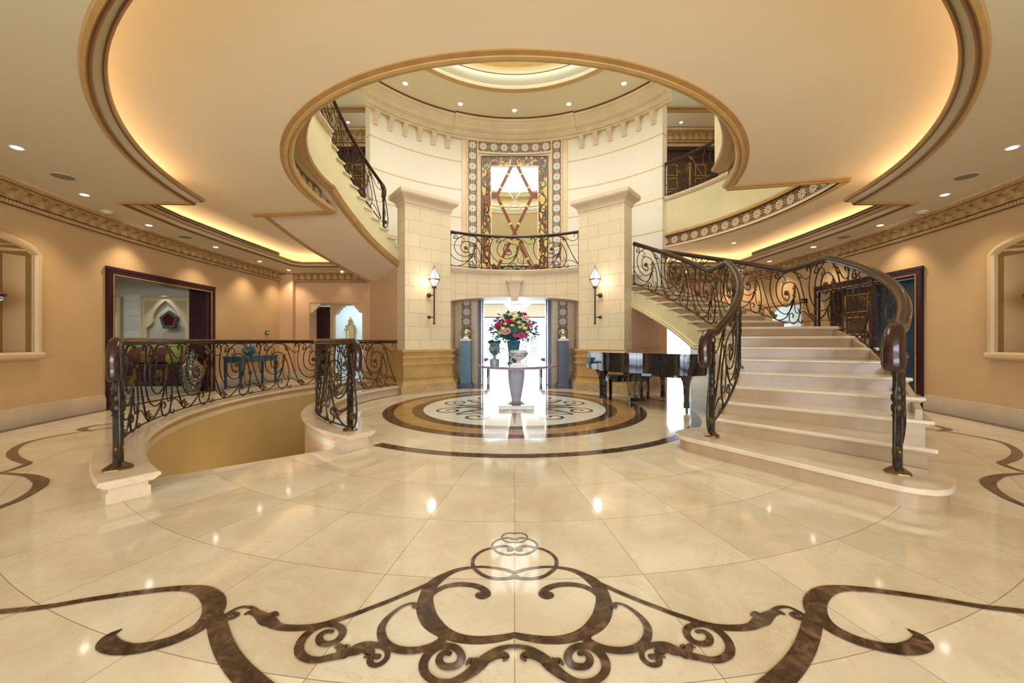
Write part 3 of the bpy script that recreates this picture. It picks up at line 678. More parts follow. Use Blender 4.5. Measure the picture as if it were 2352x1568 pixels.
MB().path([(.122, CEIL+.046), (.133, CEIL+.046), (.133, CEIL+.056), (.122, CEIL+.056)], tray).build('dark_line', 'brown_trim', tr)
cl = MB().path([(-.27, CEIL+.06), (-.23, CEIL+.06), (-.23, CEIL+.085), (-.27, CEIL+.085)], tray).build('cove_light', 'cove_warm', None, smooth=0)
tag(cl, 'warm light strip hidden behind the lip of the big ceiling tray', 'cove light')
# linear air slots just inside the lip of the tray
for sd, lab, ps in ((-1, 'long twin black air slot above the left side of the ceiling tray lip', [(-6.17, 6.25), (-6.33, 7.2), (-6.37, 8.6), (-6.34, 10.2)]), (1, 'long twin black air slot above the right side of the ceiling tray lip', [(6.27, 6.25), (6.39, 7.2), (6.43, 8.6), (6.39, 10.2)])):
    o = thing('linear_air_vent', lab, 'air vent')
    mb = MB().path([(sd*.0, CEIL+.10), (-sd*.02, CEIL+.10), (-sd*.02, CEIL+.20), (sd*.0, CEIL+.20)], ps); mb.build('face_panel', 'ceiling_paint', o)
    for z in (CEIL+.128, CEIL+.170): MB().path([(-sd*.002, z-.011), (sd*.006, z-.011), (sd*.006, z+.011), (-sd*.002, z+.011)], ps).build('slot', 'black_slot', o)

# round well: trim, shelf, lattice, upper floor slab
o = struct(MB().arc([(3.58, TRAY-.02), (3.69, TRAY-.015), (3.69, TRAY), (3.58, TRAY)], 173.5, 349, 120).build('trim_6', 'gold_trim'))
MB().arc([(3.60, TRAY-.035), (3.64, TRAY-.035), (3.64, TRAY-.02), (3.60, TRAY-.02)], 173.5, 349, 120).build('bead', 'gold_trim_light', o)
MB().arc([(3.60, TRAY-.02), (3.545, TRAY-.01), (3.525, TRAY+.03), (3.53, TRAY+.06), (3.67, TRAY+.06), (3.67,TRAY)], 173.5, 349, 120).build('shelf_moulding', 'gold_trim_light', o)
MB().arc([(3.62, TRAY+.05), (3.65, TRAY+.05), (3.65, TRAY+.31), (3.62, TRAY+.31)], 173.5, 349, 160).build('lattice_panel', 'lattice_dark', o, uv=arcuv0(3.62, 1/.25, 1/.25, TRAY+.055))
def edge_trim(a, b, z, name='trim_7', mat='gold_trim'):
    d = Vector((b[0]-a[0], b[1]-a[1])).normalized()
    mb = MB().path([(-.07, z-.03), (.07, z-.03), (.07, z), (-.07, z)], [a, b]); mb.path([(-.03, z-.05), (.03, z-.05), (.03, z-.03), (-.03, z-.03)], [a, b])
    return struct(mb.build(name, mat))
edge_trim(P(3.6, 173.0)[:2], P(5.3, 173.0)[:2], TRAY)
edge_trim(P(3.6, -11.3)[:2], P(5.35, -11.3)[:2], TRAY, 'trim_8')
# right-hand outer band
o = struct(MB().arc([(5.26, TRAY-.02), (5.42, TRAY-.02), (5.42, TRAY), (5.26, TRAY)], -11, 41, 50).build('trim_9', 'gold_trim_light'))
MB().arc([(5.28, TRAY+.02), (5.31, TRAY+.02), (5.31, TRAY+.30), (5.28, TRAY+.30)], -11.3, 41, 60).build('lattice_panel', 'lattice_dark', o, uv=arcuv0(5.28, 1/.28, 1/.28, TRAY+.02))
MB().arc([(5.22, TRAY+.30), (5.20, TRAY+.34), (5.22, TRAY+.38), (5.3, TRAY+.38), (5.3, TRAY+.30)], -11.3, 41, 60).build('bead', 'gold_trim_light', o)
MB().arc([(5.25, TRAY-.02), (5.25, TRAY+.03), (5.3, TRAY+.03), (5.3, TRAY-.02)], -11.3, 41, 60).build('bead', 'stone_cornice', o)
uhole = arcpts(3.42, 178.7, 349.3, 90) + arcpts(5.25, -10.7, 178.7, 90)
mb = MB().holed([(-8.3, -3.0), (8.3, -3.0), (8.3, 12.6), (-8.3, 12.6)], [uhole[::-1]], TRAY+.30, UP)
struct(mb.build('floor_upper', 'stringer_paint', smooth=20))
o = struct(MB().arc([(3.42, TRAY+.28), (3.38, TRAY+.29), (3.36, TRAY+.33), (3.38, TRAY+.36), (3.42, TRAY+.38)], 178.7, 349.3, 100).build('trim_10', 'gold_trim'))
MB().arc([(3.42, TRAY+.27), (3.50, TRAY+.27), (3.50, TRAY+.30), (3.42, TRAY+.30)], 178.7, 349.3, 100).build('underside_band', 'gold_trim_light', o)
o = struct(MB().arc([(3.34, UP), (3.34, UP+.03), (3.6, UP+.03), (3.6, UP-.03), (3.40, UP-.03)], 180, 349, 100).build('trim_11', 'tread_marble'))
o = struct(MB().arc([(5.18, UP+.0), (5.18, UP+.04), (5.5, UP+.04), (5.5, UP-.05), (5.22, UP-.05)], -10.7, 38.7, 60).build('trim_12', 'stone_cap'))

# ---------------------------------------------------------------- core: columns, balcony, curved wall
A = Vector((-2.52, 8.70)); B = Vector((-1.60, 9.45)); nr = Vector((-.62, .785)); D = A + nr*2.56
def quadwall(mb, a, b, t, z0, za, zb):
    """vertical slab from a to b, thickness to the given side, sloping top"""
    d = (b-a).normalized(); n_ = Vector((-d.y, d.x))*t
    vs = [(a.x, a.y, z0), (b.x, b.y, z0), (b.x+n_.x, b.y+n_.y, z0), (a.x+n_.x, a.y+n_.y, z0), (a.x, a.y, za), (b.x, b.y, zb), (b.x+n_.x, b.y+n_.y, zb), (a.x+n_.x, a.y+n_.y, za)]
    return mb.add(vs, [(0,1,2,3), (4,7,6,5), (0,4,5,1), (1,5,6,2), (2,6,7,3), (3,7,4,0)])
for sd, nm in ((-1, 'left'), (1, 'right')):
    def X(v): return Vector((v.x*(1 if sd < 0 else -1), v.y))
    a, b_, dd = X(A), X(B), X(D); n_ = X(nr)
    a2, b2 = a+n_*.46, b_+n_*.46
    t = thing('stone_column', ('pale stone block column with gold marble plinth and torch sconce, %s of the two flanking the archway' % ('left' if sd < 0 else 'right')), 'column')
    MB().prism([tuple(a), tuple(b_), tuple(b2), tuple(a2)], 1.0, 4.46).build('shaft', 'blockwork', t, smooth=0, uv=boxuv)
    # cap mouldings
    c = (a+b_+a2+b2)/4
    def off(k, k2=None):
        u = (b_-a).normalized(); v = (a2-a).normalized(); k2 = k if k2 is None else k2
        return [tuple(a-u*k-v*k2), tuple(b_+u*k-v*k2), tuple(b2+u*k+v*k2), tuple(a2-u*k+v*k2)]
    mb = MB()
    for k, za, zb in [(.025, 4.40, 4.435)] + [(.03+.10*(1-cos(j/9*pi/2)), 4.435+.014*j, 4.45+.014*j) for j in range(10)] + [(.15, 4.575, 4.60), (.16, 4.60, 4.68)]: mb.prism(off(k), za, zb)
    mb.build('capital', 'stone_cap', t, smooth=0)
    # stepped plinth wraps front, recess side and stair side
    mb = MB(); mb2 = MB()
    rim = [tuple(X(Vector((-1.66, 10.6)))), tuple(b_), tuple(a), tuple(dd)]
    def plin(mb, k0, k1, za, zb):
        pr = [(0, za), (-k0 if sd > 0 else k0, za), (-k1 if sd > 0 else k1, zb), (0, zb)]
        mb.path(pr, rim)
    for k0, k1, za, zb in ((.12, .12, .17, .20), (.10, .06, .20, .32), (.06, .10, .32, .36), (.05, .05, .36, .66), (.10, .10, .66, .70), (.06, .06, .70, .82), (.10, .10, .82, .86), (.05, .05, .86, .96), (.10, .10, .96, 1.01)):
        plin(mb, k0, k1, za, zb)
    mb.build('plinth', 'gold_marble', t, smooth=0)
    plin(mb2, .14, .14, 0, .17); mb2.build('plinth_base', 'base_stone', t, smooth=0)
    # stair-side wall and recess reveal
    mb = MB(); quadwall(mb, a+n_*.465, dd, .22 if sd > 0 else -.22, 0, 3.08 if sd < 0 else 1.93, 2.86 if sd < 0 else 2.16)
    struct(mb.build('wall_core_'+nm, 'blockwork_pink', smooth=0, uv=boxuv))
    mb = MB(); e = X(Vector((-1.66, 10.62))); quadwall(mb, b_, e, -.3 if sd > 0 else .3, 0, 2.7, 2.7)
    struct(mb.build('wall_recess_'+nm, 'blockwork', smooth=0, uv=boxuv))
# arch beam and balcony slab
archz = lambda d: 2.20 + 0.17*cos((d-90)/33.5*pi/2)**0.7 if abs(d-90) < 33.4 else 2.20
mb = MB().arc(lambda d: [(2.94, archz(d)), (2.94, 2.96), (3.9, 2.96), (3.9, archz(d))], 57, 123, 60)
struct(mb.build('wall_arch', 'arch_blockwork', smooth=20, uv=lambda c, n: ((atan2(c.y-CY, c.x-CX)*3, c.z) if abs(n.z) < .6 else (c.x, c.y))))
mb = MB().arc([(2.86, 2.99), (2.84, 3.04), (2.90, 3.07), (3.2, 3.07), (3.2, 2.94), (2.92, 2.94)], 57, 123, 50)
struct(mb.build('trim_13', 'stone_cornice'))
# keystone
t = thing('keystone', 'plain tapered stone keystone bracket at the middle of the archway', 'keystone')
mb = MB(); fr = 9.94
for z0, z1, w0, w1, d0, d1 in ((2.25, 2.72, .17, .32, .06, .14),):
    vs = []
    for z, w_, d in ((z0, w0, d0), (z1, w1, d1)): vs += [(-w_/2, fr-d, z), (w_/2, fr-d, z), (w_/2, fr-.005, z), (-w_/2, fr-.005, z)]
    mb.add(vs, [(0,1,2,3), (4,7,6,5), (0,4,5,1), (1,5,6,2), (2,6,7,3), (3,7,4,0)])
mb.build('wedge', 'stone_cap', t, smooth=0)
mb = MB(); mb.box((0, fr-.095, 2.74), (.42, .18, .045)); mb.box((0, fr-.105, 2.775), (.46, .20, .03)); mb.build('cap', 'stone_cap', t, smooth=0)
# landing
mb = MB().arc([(2.95, 2.78), (5.12, 2.78), (5.12, 3.0), (2.95, 3.0)], 58, 122, 40); mb.arc([(3.44, 2.78), (5.12, 2.78), (5.12, 3.0), (3.44, 3.0)], 55.7, 58.2, 3); mb.arc([(3.44, 2.78), (5.12, 2.78), (5.12, 3.0), (3.44, 3.0)], 121.8, 130.2, 8)
struct(mb.build('floor_landing', 'tread_marble'))
# recess wall with door opening
mb = MB()
for sd in (-1, 1): mb.box((sd*1.55, 10.72, 1.4), (1.1, .24, 2.8))
mb.box((0, 10.72, 2.62), (2.2, .24, .4))
struct(mb.build('wall_recess_back', 'panel_marble', smooth=0))
for sd in (-1, 1):
    o = struct(MB().box((sd*1.345, 10.59, 1.25), (.27, .02, 2.5)).build('trim_14', 'lattice_white', smooth=0, uv=(lambda sd: lambda c, n: ((c.x-sd*1.345)/.27+.5, c.z/.27))(sd)))
    mb = MB()
    for dx in (-.165, .165): mb.box((sd*1.345+dx, 10.585, 1.25), (.03, .04, 2.5))
    mb.build('frame', 'stone_cornice', o)
# dark blue door frame
dm = MB()
for sd in (-1, 1): dm.box((sd*.93, 10.6, 1.22), (.13, .30, 2.44)); dm.box((sd*.99, 10.58, 1.22), (.04, .32, 2.44))
dm.box((0, 10.6, 2.46), (2.0, .30, .10))
door = struct(dm.build('door_1', 'navy_wood', smooth=0))
mb = MB()
for sd in (-1, 1): mb.box((sd*.905, 10.44, 1.22), (.012, .01, 2.4))
mb.build('bright_edge', 'chrome', door)

# curved wall of the upper hall
TH0, TH1 = 38.8, 140.2
zc0 = lambda d: 2.3 if d < 60 else 3.0
mb = MB().arc(lambda d: [(5.10, zc0(d)), (5.34, zc0(d)), (5.34, UPC-.05), (5.10, UPC-.05)], TH0, TH1, 72)
cw = struct(mb.build('wall_curved', 'course_wall', uv=lambda c, n: (atan2(c.x, c.y-CY)*5.1+20, c.z-5.06+8.7) if abs((c.x*n.x+(c.y-CY)*n.y)) > 2 else (c.x+30, c.z-5.06+8.7)))
# marble panel, lattices, frames
S1, S2, S3 = 13.3, 17.0, 18.9
pan = struct(MB().arc([(5.06, 3.0), (5.11, 3.0), (5.11, 7.62), (5.06, 7.62)], 90-S3, 90+S3, 40).build('trim_15', 'panel_marble'))
lu = lambda c, n: (atan2(c.x, c.y-CY)*5.05/.33+.5, (c.z-3.0)/.33)
for a0, a1, z0, z1 in ((90-S2, 90-S1, 3.0, 7.52), (90+S1, 90+S2, 3.0, 7.52), (90-S1, 90+S1, 7.19, 7.52)):
    if z0 < 5: lu_ = lambda c, n: (atan2(c.x, c.y-CY)*5.05/.33+.5, (c.z-3.0)/.33+.2)
    else: lu_ = lambda c, n: (atan2(c.x, c.y-CY)*5.05/.33+.5, (c.z-7.19)/.33)
    am = (a0+a1)/2
    if z0 < 5: lu_ = (lambda am: lambda c, n: ((atan2(c.x, c.y-CY)-R(90-am))*5.05/.33+.5, (c.z-7.52)/.33))(am)
    MB().arc([(5.045, z0), (5.07, z0), (5.07, z1), (5.045, z1)], a0, a1, 24).build('lattice_panel', 'lattice_white', pan, uv=lu_)
mb = MB()
def fr(a0, a1, z0, z1): mb.arc([(5.02, z0), (5.07, z0), (5.07, z1), (5.02, z1)], a0, a1, max(1, int((a1-a0)*1.2)))
for s_ in (-1, 1):
    for q in (S1, S2+.0): fr(90+s_*q-.22, 90+s_*q+.22, 3.0, 7.56)
    fr(90+s_*11.9-.3, 90+s_*11.9+.3, 3.0, 7.1)
fr(90-S2, 90+S2, 7.52, 7.58); fr(90-S1, 90+S1, 7.13, 7.19)
mb.build('frame', 'stone_cornice', pan)
MB().box((0, 12.03, 5.05), (2.30, .05, 4.1)).build('mirror_surround', 'panel_marble', pan)
# cornice of the curved wall
def cor(e, d): return [(5.1+e, 7.50-e), (5.03, 7.50-e), (5.00, 7.52), (5.00, 7.555), (4.965, 7.56), (4.95-d, 7.60), (4.90-d, 7.65), (4.88-d, 7.67), (4.83-d, 7.675), (4.83-d, 7.71), (4.80-d, 7.715), (4.79-d, 7.76), (4.74-d, 7.81), (4.65-d, 7.85), (4.63-d, 7.87), (4.63-d, 7.90), (4.59-d, 7.905), (4.57-d, 7.96), (4.57-d, 7.99), (5.1+e, 7.99+e)]
o = struct(MB().arc(cor(0, 0), TH0-3.0, TH1+3.0, 90).build('trim_16', 'stone_cornice', smooth=32))
MB().arc(cor(.004, .05), 90-22.5, 90+22.5, 40).build('centre_moulding', 'stone_cornice', o, smooth=32)
MB().arc([(4.55, 7.965), (4.60, 7.965), (4.60, 7.996), (4.55, 7.996)], TH0-3.0, 67.5, 40).build('dark_line', 'brown_trim', o)
MB().arc([(4.50, 7.965), (4.55, 7.965), (4.55, 7.996), (4.50, 7.996)], 67.5, 112.5, 40).build('dark_line', 'brown_trim', o)
MB().arc([(4.55, 7.965), (4.60, 7.965), (4.60, 7.996), (4.55, 7.996)], 112.5, TH1+3.0, 40).build('dark_line', 'brown_trim', o)
def corbel(deg, parent, big=False):
    c = P(5.10, deg); a = R(deg); u = Vector((-cos(a), -sin(a), 0)); v = Vector((-sin(a), cos(a), 0))
    def f(x, y, z): return tuple(Vector((c[0], c[1], 0)) + u*x + v*z + Vector((0, 0, y)))
    prof = [(0, 7.14), (.05, 7.14), (.06, 7.18), (.03, 7.20), (.035, 7.25), (.07, 7.32), (.12, 7.38), (.15, 7.42), (.16, 7.46), (.14, 7.50), (0, 7.50)]
    mb = MB().prism(prof, -.065, .065, f)
    mb.prism([(0, 7.46), (.18, 7.46), (.18, 7.50), (0, 7.50)], -.09, .09, f)
    mb.prism([(.05, 7.22), (.075, 7.30), (.13, 7.37), (.165, 7.42), (.165, 7.45), (.10, 7.38), (.05, 7.30)], -.03, .03, f)
    mb.build('corbel', 'stone_cornice', parent)
for k in range(6):
    for s_ in (-1, 1):
        corbel(90 + s_*(24.0 + k*4.9), o)

# upper ceiling with round cove and dome
mb = MB().holed([(-8.4, -1), (8.4, -1), (8.4, 13), (-8.4, 13)], [arcpts(3.22, 0, 360, 96)[:-1][::-1]], UPC, UPC+.05)
struct(mb.build('ceiling_upper', 'upper_ceiling_paint', smooth=0))
o = struct(MB().arc([(3.18, UPC-.02), (3.34, UPC-.02), (3.34, UPC), (3.18, UPC)], 0, 360, 96).build('trim_17', 'gold_trim_light'))
MB().arc([(3.22, UPC-.01), (3.17, UPC+.03), (3.16, UPC+.06), (3.05, UPC+.10), (2.98, UPC+.17), (2.96, UPC+.22), (3.22, UPC+.22)], 0, 360, 96).build('cove_moulding', 'dome_paint', o, smooth=50)
MB().arc([(2.955, UPC+.21), (3.0, UPC+.21), (3.0, UPC+.225), (2.955, UPC+.225)], 0, 360, 96).build('dark_line', 'black_slot', o)
MB().arc([(3.05, UPC+.26), (3.06, UPC+.26), (3.06, UPC+.28), (3.05, UPC+.28)], 0, 360, 96).build('dark_line', 'black_slot', o)
mb = MB().arc([(3.22, UPC+.22), (3.5, UPC+.26), (3.5, UPC+.9), (3.55, UPC+.9), (3.55, UPC+.2)], 0, 360, 96)
mb.lathe([(3.5, UPC+.9), (3.5, UPC+.95)], 96, (CX, CY, 0)); 
struct(mb.build('ceiling_dome', 'upper_ceiling_paint', smooth=40))
o = struct(MB().arc([(3.30, UPC+.84), (3.5, UPC+.80), (3.5, UPC+.90), (3.30, UPC+.90)], 0, 360, 96).build('trim_18', 'gold_trim_light'))
cl = MB().arc([(3.30, UPC+.27), (3.36, UPC+.27), (3.36, UPC+.30), (3.30, UPC+.30)], 0, 360, 96).build('cove_light', 'cove_white', None, smooth=0)
tag(cl, 'white light strip hidden in the round cove of the high dome', 'cove light')
# upper side walls and back walls
mb = MB()
mb.box((-8.2, 6, 6.6), (.2, 14, 3.1)); mb.box((8.2, 6, 6.6), (.2, 14, 3.1)); mb.box((0, -.9, 6.6), (16.6, .2, 3.1))
struct(mb.build('wall_upper', 'upper_ceiling_paint', smooth=0))
mb = MB()
for sd in (-1, 1): mb.box((sd*5.9, 12.15, 6.5), (4.8, .12, 2.9))
struct(mb.build('wall_upper_back', 'peach_wall', smooth=0))
for sd, nn in ((-1, 19), (1, 20)):
    mb = MB(); mb.box((sd*6.2, 11.6, 7.94), (4.6, 1.0, .06)); mb.box((sd*6.2, 11.10, 7.955), (4.6, .1, .14))
    struct(mb.build('ceiling_upper_back', 'soffit_paint', smooth=0))
    o = MB(); o.box((sd*6.2, 11.03, 7.90), (4.6, .06, .05)); o.box((sd*6.2, 11.03, 7.97), (4.6, .04, .02)); struct(o.build('trim_%d' % nn, 'gold_trim'))
    cornice([(sd*3.5, 12.09), (sd*8.1, 12.09)] if sd > 0 else [(-8.1, 12.09), (-3.5, 12.09)], -1, 'trim_%d' % (nn+2), z1=7.88, h=1.15)
# ================================================================== STAIRS
def zr_soff(d):   # underside of the right stair
    if d > 4: return min(2.62, 1.06 + 0.0305*(d-4))
    if d > -12.5: return 1.06
    return max(0.0, 1.06 - 0.0305*(-12.5-d)*1.15)
def zl_soff(d):   # underside of the left upper flight
    pts = [(122, 2.75), (130, 2.77), (139, 2.86), (143, 2.98), (157, 3.39), (167, 3.71), (178.6, 4.03), (182, 4.08)]
    for (a, za), (b, zb) in zip(pts[:-1], pts[1:]):
        if d <= b: return za + (zb-za)*max(0, (d-a))/(b-a)
    return pts[-1][1]
def sector(mb, r0, r1, t0, t1, zb, zt, n=2):
    f = zb if callable(zb) else (lambda d: zb)
    return mb.arc(lambda d: [(r0, min(f(d), zt-.01)), (r1, min(f(d), zt-.01)), (r1, zt), (r0, zt)], t0, t1, n)
RS_TH = [-56.3] + [-48.8+5.25*(n-2) for n in range(2, 10)]
RS_Z = [0.16*n for n in range(1, 10)]
RU_TH = [2.0+5.4*k for k in range(0, 10)]; RU_Z = [1.44+.156*(k+1) for k in range(10)]
def zr_nose(d):
    if d < -12.3: return max(0.16, 0.16 + 0.16*(d+54.3)/5.25)
    if d < 0: return 1.44
    return min(3.0, 1.44 + .156*(d-0.0)/5.4)
LU_TH = [130+3.73*n for n in range(1, 14)]; LU_Z = [3.0+.1585*n for n in range(1, 14)]
def zl_nose(d): return min(UP, 3.0 + .1585*max(0, d-130)/3.73)

st = thing('staircase', 'sweeping cream marble staircase rising from the floor on the right up behind the column', 'staircase')
ths = RS_TH + RU_TH + [RU_TH[-1]+.6]; zs_ = RS_Z + RU_Z
for i in range(len(zs_)):
    a, b, z = ths[i], ths[i+1], zs_[i]
    if i == 0:
        # bullnose bottom step, straight front with rounded ends
        fp = Vector(P(3.22, -56.6)[:2]); fq = Vector(P(5.28, -56.6)[:2]); u = (fq-fp).normalized(); v = Vector((-u.y, u.x))
        def step1(g):
            L = (fq-fp).length; o = []
            r_ = .26; pts = [(-g+r_*(1-cos(k)), -g+r_*(1-sin(k))) for k in [pi/2*j/6 for j in range(7)]]
            pts += [(L+g-r_*(1-sin(k)), -g+r_*(1-cos(k))) for k in [pi/2*j/6 for j in range(7)]]
            pts += [(L+g-.10*(1-cos(k)), .30+.32*sin(k)) for k in [pi/2*j/4 for j in range(5)]]; pts += [(-g+.10*(1-cos(k)), .30+.32*sin(k)) for k in [pi/2*j/4 for j in range(4, -1, -1)]]
            return [tuple(fp+u*x+v*y) for x, y in pts]
        MB_ = MB().prism(step1(0), 0.0, z-.045); s = MB_.build('step', 'stair_marble', st, smooth=40)
        t_ = MB().prism(step1(.035), z-.045, z).build('tread', 'tread_marble', s, smooth=40)
    else:
        ro = 5.20
        mb = sector(MB(), 3.50, ro-.04 if i < 4 else 5.14, a+.45, b+.45, zr_soff, z-.04, 3)
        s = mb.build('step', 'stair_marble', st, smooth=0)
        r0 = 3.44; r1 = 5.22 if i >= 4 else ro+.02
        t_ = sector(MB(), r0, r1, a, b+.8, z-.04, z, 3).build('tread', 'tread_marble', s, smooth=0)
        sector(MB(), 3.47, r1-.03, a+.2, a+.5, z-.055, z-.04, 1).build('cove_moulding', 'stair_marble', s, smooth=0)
    bv = t_.modifiers.new('bevel', 'BEVEL'); bv.width = .014; bv.segments = 3; bv.limit_method = 'ANGLE'
# stringer and its moulding on the well side
mb = MB().arc(lambda d: [(3.46, zr_soff(d)), (3.52, zr_soff(d)), (3.52, zr_nose(d)-.06), (3.46, zr_nose(d)-.06)], -36, 55, 90)
mb.build('stringer', 'stringer_paint', st)
mb = MB().arc(lambda d: [(3.42, zr_soff(d)-.02), (3.41, zr_soff(d)+.02), (3.44, zr_soff(d)+.05), (3.42, zr_soff(d)+.07), (3.47, zr_soff(d)+.09), (3.54, zr_soff(d)-.02)], -36, 50, 90)
mb.build('stringer_moulding', 'stringer_paint', st)
mb = MB().arc(lambda d: [(5.12, zr_soff(d)), (5.17, zr_soff(d)), (5.17, zr_nose(d)-.06), (5.12, zr_nose(d)-.06)], -40, 38, 80)
mb.build('outer_stringer', 'stair_marble', st)
lt = thing('staircase', 'upper flight of the curved staircase climbing on the left to the gallery', 'staircase')
for i in range(13):
    a = LU_TH[i]; b = LU_TH[i]+3.73; z = LU_Z[i]
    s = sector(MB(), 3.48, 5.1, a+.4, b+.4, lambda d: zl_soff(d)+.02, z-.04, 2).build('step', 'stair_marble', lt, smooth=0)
    t_ = sector(MB(), 3.40, 5.14, a, b+.7, z-.04, z, 2).build('tread', 'tread_marble', s, smooth=0)
    bv = t_.modifiers.new('bevel', 'BEVEL'); bv.width = .012; bv.segments = 2
mb = MB().arc(lambda d: [(3.44, zl_soff(d)), (3.50, zl_soff(d)), (3.50, zl_nose(d)-.08), (3.44, zl_nose(d)-.08)], 133, 178.8, 60)
mb.build('stringer', 'stringer_paint', lt)
mb = MB().arc(lambda d: [(5.10, zl_soff(d)), (5.28, zl_soff(d)), (5.28, zl_nose(d)+.02), (5.10, zl_nose(d)+.02)], 139, 178.8, 60)
mb.build('outer_stringer', 'stringer_paint', lt)
mb = MB().arc(lambda d: [(3.44, zl_soff(d)), (5.28, zl_soff(d)), (5.28, zl_soff(d)+.05), (3.44, zl_soff(d)+.05)], 136, 180.5, 60)
mb.build('soffit', 'soffit_paint', lt)
mb = MB().arc(lambda d: [(3.40, zl_soff(d)-.02), (3.37, zl_soff(d)+.02), (3.38, zl_soff(d)+.06), (3.36, zl_soff(d)+.08), (3.42, zl_soff(d)+.11), (3.50, zl_soff(d)-.02)], 143, 179, 60)
mb.build('stringer_moulding', 'gold_trim', lt)
mb = MB().arc(lambda d: [(5.20, zl_soff(d)-.02), (5.31, zl_soff(d)-.02), (5.31, zl_soff(d)+.02), (5.20, zl_soff(d)+.02)], 139, 173.3, 60)
mb.build('edge_moulding', 'gold_trim', lt)

# basement stair going down the well
bs = thing('staircase', 'basement stair going down inside the curved well on the left', 'staircase')
for k in range(16):
    a = 229.5 - 5.2*k
    s = sector(MB(), 3.39, 4.94, a-5.2, a, -3.2, -.17*(k+1), 2).build('step', 'tread_marble', bs, smooth=0)

# curbs round the stairwell
def curb(r0, r1, t0, t1, label):
    o = thing('stairwell_curb', label, 'curb')
    e = 0.0
    mb = MB().arc([(r0+.05, 0.0), (r1-.05, 0.0), (r1-.05, .075), (r1-.065, .085), (r1-.065, .13), (r0+.065, .13), (r0+.065, .085), (r0+.05, .075)], t0, t1, 80)
    mb.build('base', 'curb_marble', o, smooth=30)
    t_ = MB().arc([(r0+.045, .125), (r1-.045, .125), (r1-.02, .14), (r1-.02, .145), (r1, .152), (r1, .172), (r1-.012, .182), (r0+.012, .182), (r0, .172), (r0, .152), (r0+.02, .145), (r0+.02, .14)], t0-.0, t1+(.6 if r1 > 4 else 1.0), 80)
    t_.build('coping', 'curb_marble', o, smooth=30)
    return o
curb(4.885, 5.23, 139.6, 234.6, 'long curved cream marble curb along the outer side of the stairwell')
curb(3.08, 3.445, 146.5, 237.6, 'shorter curved cream marble curb between the stairwell and the round medallion')

# ================================================================== RAILINGS
def X5(l): return [((x-700)/515.0, 1-(y-132)/(528-(x-700)*0.14+0.0)) for x, y in l]
MODC = [
 (X5([(640,172),(632,152),(650,138),(672,148),(688,190),(676,250),(667,330),(680,420),(712,490),(765,540),(835,557),(905,535),(955,475),(985,390)]), .0085),
 (X5([(775,205),(757,212),(742,193),(752,158),(775,148)]), .006),
 (X5([(775,185),(745,180),(735,205),(750,222)]), .006),
 (X5([(1010,160),(970,142),(920,135),(860,145),(800,195),(762,255),(748,330),(760,405),(800,455),(865,475),(925,450),(965,410),(992,365)]), .0085),
 (X5([(680,200),(700,160),(735,138),(770,150),(790,185),(775,212),(755,205)]), .0075),
 (X5([(800,190),(835,178),(862,195),(868,230),(848,250),(832,238),(842,222)]), .007),
 (X5([(862,385),(900,405),(920,375),(905,345)]), .007),
 (X5([(915,345),(918,385),(893,410),(855,405),(828,370),(828,305),(850,255),(900,232),(955,238),(1005,275),(1045,350),(1066,440),(1062,520),(1035,590),(985,630),(940,622),(920,585),(930,545),(962,535),(975,560),(958,576)]), .0085),
 (X5([(1030,180),(1060,235),(1100,340),(1140,440),(1180,520),(1205,560)]), .0095),
 (X5([(1035,160),(1075,190),(1110,222),(1150,232),(1190,215),(1205,175),(1190,142),(1165,140),(1155,160),(1170,172)]), .007),
 (X5([(1205,568),(1165,540),(1125,518),(1085,518),(1055,545),(1045,590),(1065,615),(1092,610),(1095,592),(1078,590)]), .007),
 (X5([(985,385),(990,450),(1000,510),(1022,532),(1045,520),(1047,495),(1030,488)]), .0065),
 (X5([(985,385),(960,440),(925,520),(870,590),(800,640),(740,655),(690,635)]), .0095),
]
def mapper(r, th0, th1, n, i, zb, zt):
    def f(u, v, w_=0.0):
        d = th0 + (th1-th0)*(i+u)/n; z = zb(d) + v*(zt(d)-zb(d)); return P(r+w_, d, z)
    return f
def leafcluster(mb, f, u, v, du, dv, size, n=7, L=.9):
    """curled acanthus leaflets along a short stem"""
    random.seed(int((u*97+v*31)*100))
    for k in range(n):
        t = k/(n-1); cu, cv = u+du*(t-.5), v+dv*(t-.5)
        ang = atan2(dv, du*1.0) + (1 if k % 2 else -1)*random.uniform(.5, 1.1); s = size*random.uniform(.75, 1.15)
        c = Vector(f(cu, cv, 0)); tip = Vector(f(cu+cos(ang)*s/L, cv+sin(ang)*s/.9, random.uniform(-.02, .02)))
        d = tip-c; side = Vector(f(cu+cos(ang+pi/2)*s/L*.4, cv+sin(ang+pi/2)*s/.9*.4, 0)) - c
        nn = d.cross(side).normalized()*.006
        m = c+d*.5
        vs = [c-side*.3, c+side*.3, m+side*1.0+nn, m-side*1.0+nn, c+d*.85+side*.5, c+d*.85-side*.5, tip+nn*2, m+nn*2.4, m-nn*1.5]
        mb.add([tuple(x) for x in vs], [(0,1,2,7), (0,7,3), (7,2,4,6), (7,6,5,3), (0,8,2,1), (0,3,8), (8,6,4,2), (8,3,5,6)])
def rosette(mb, f, u, v, rad, L):
    c = Vector(f(u, v, 0)); ax = (Vector(f(u, v, .1))-c).normalized(); x = (Vector(f(u+.01, v, 0))-c).normalized(); y = ax.cross(x)
    for s_ in (-1, 1):
        mb.lathe([(rad*.9, 0), (rad, .008), (rad*.75, .016), (rad*.4, .015), (rad*.3, .026), (.001, .028)], 12, tuple(c), tuple(ax*s_), flute=6, fd=.22)
        for k in range(8):
            a = k*pi/4; p = c+(x*cos(a)+y*sin(a))*rad*.68+ax*s_*.014; mb.sph(tuple(p), rad*.24, 6, 4)
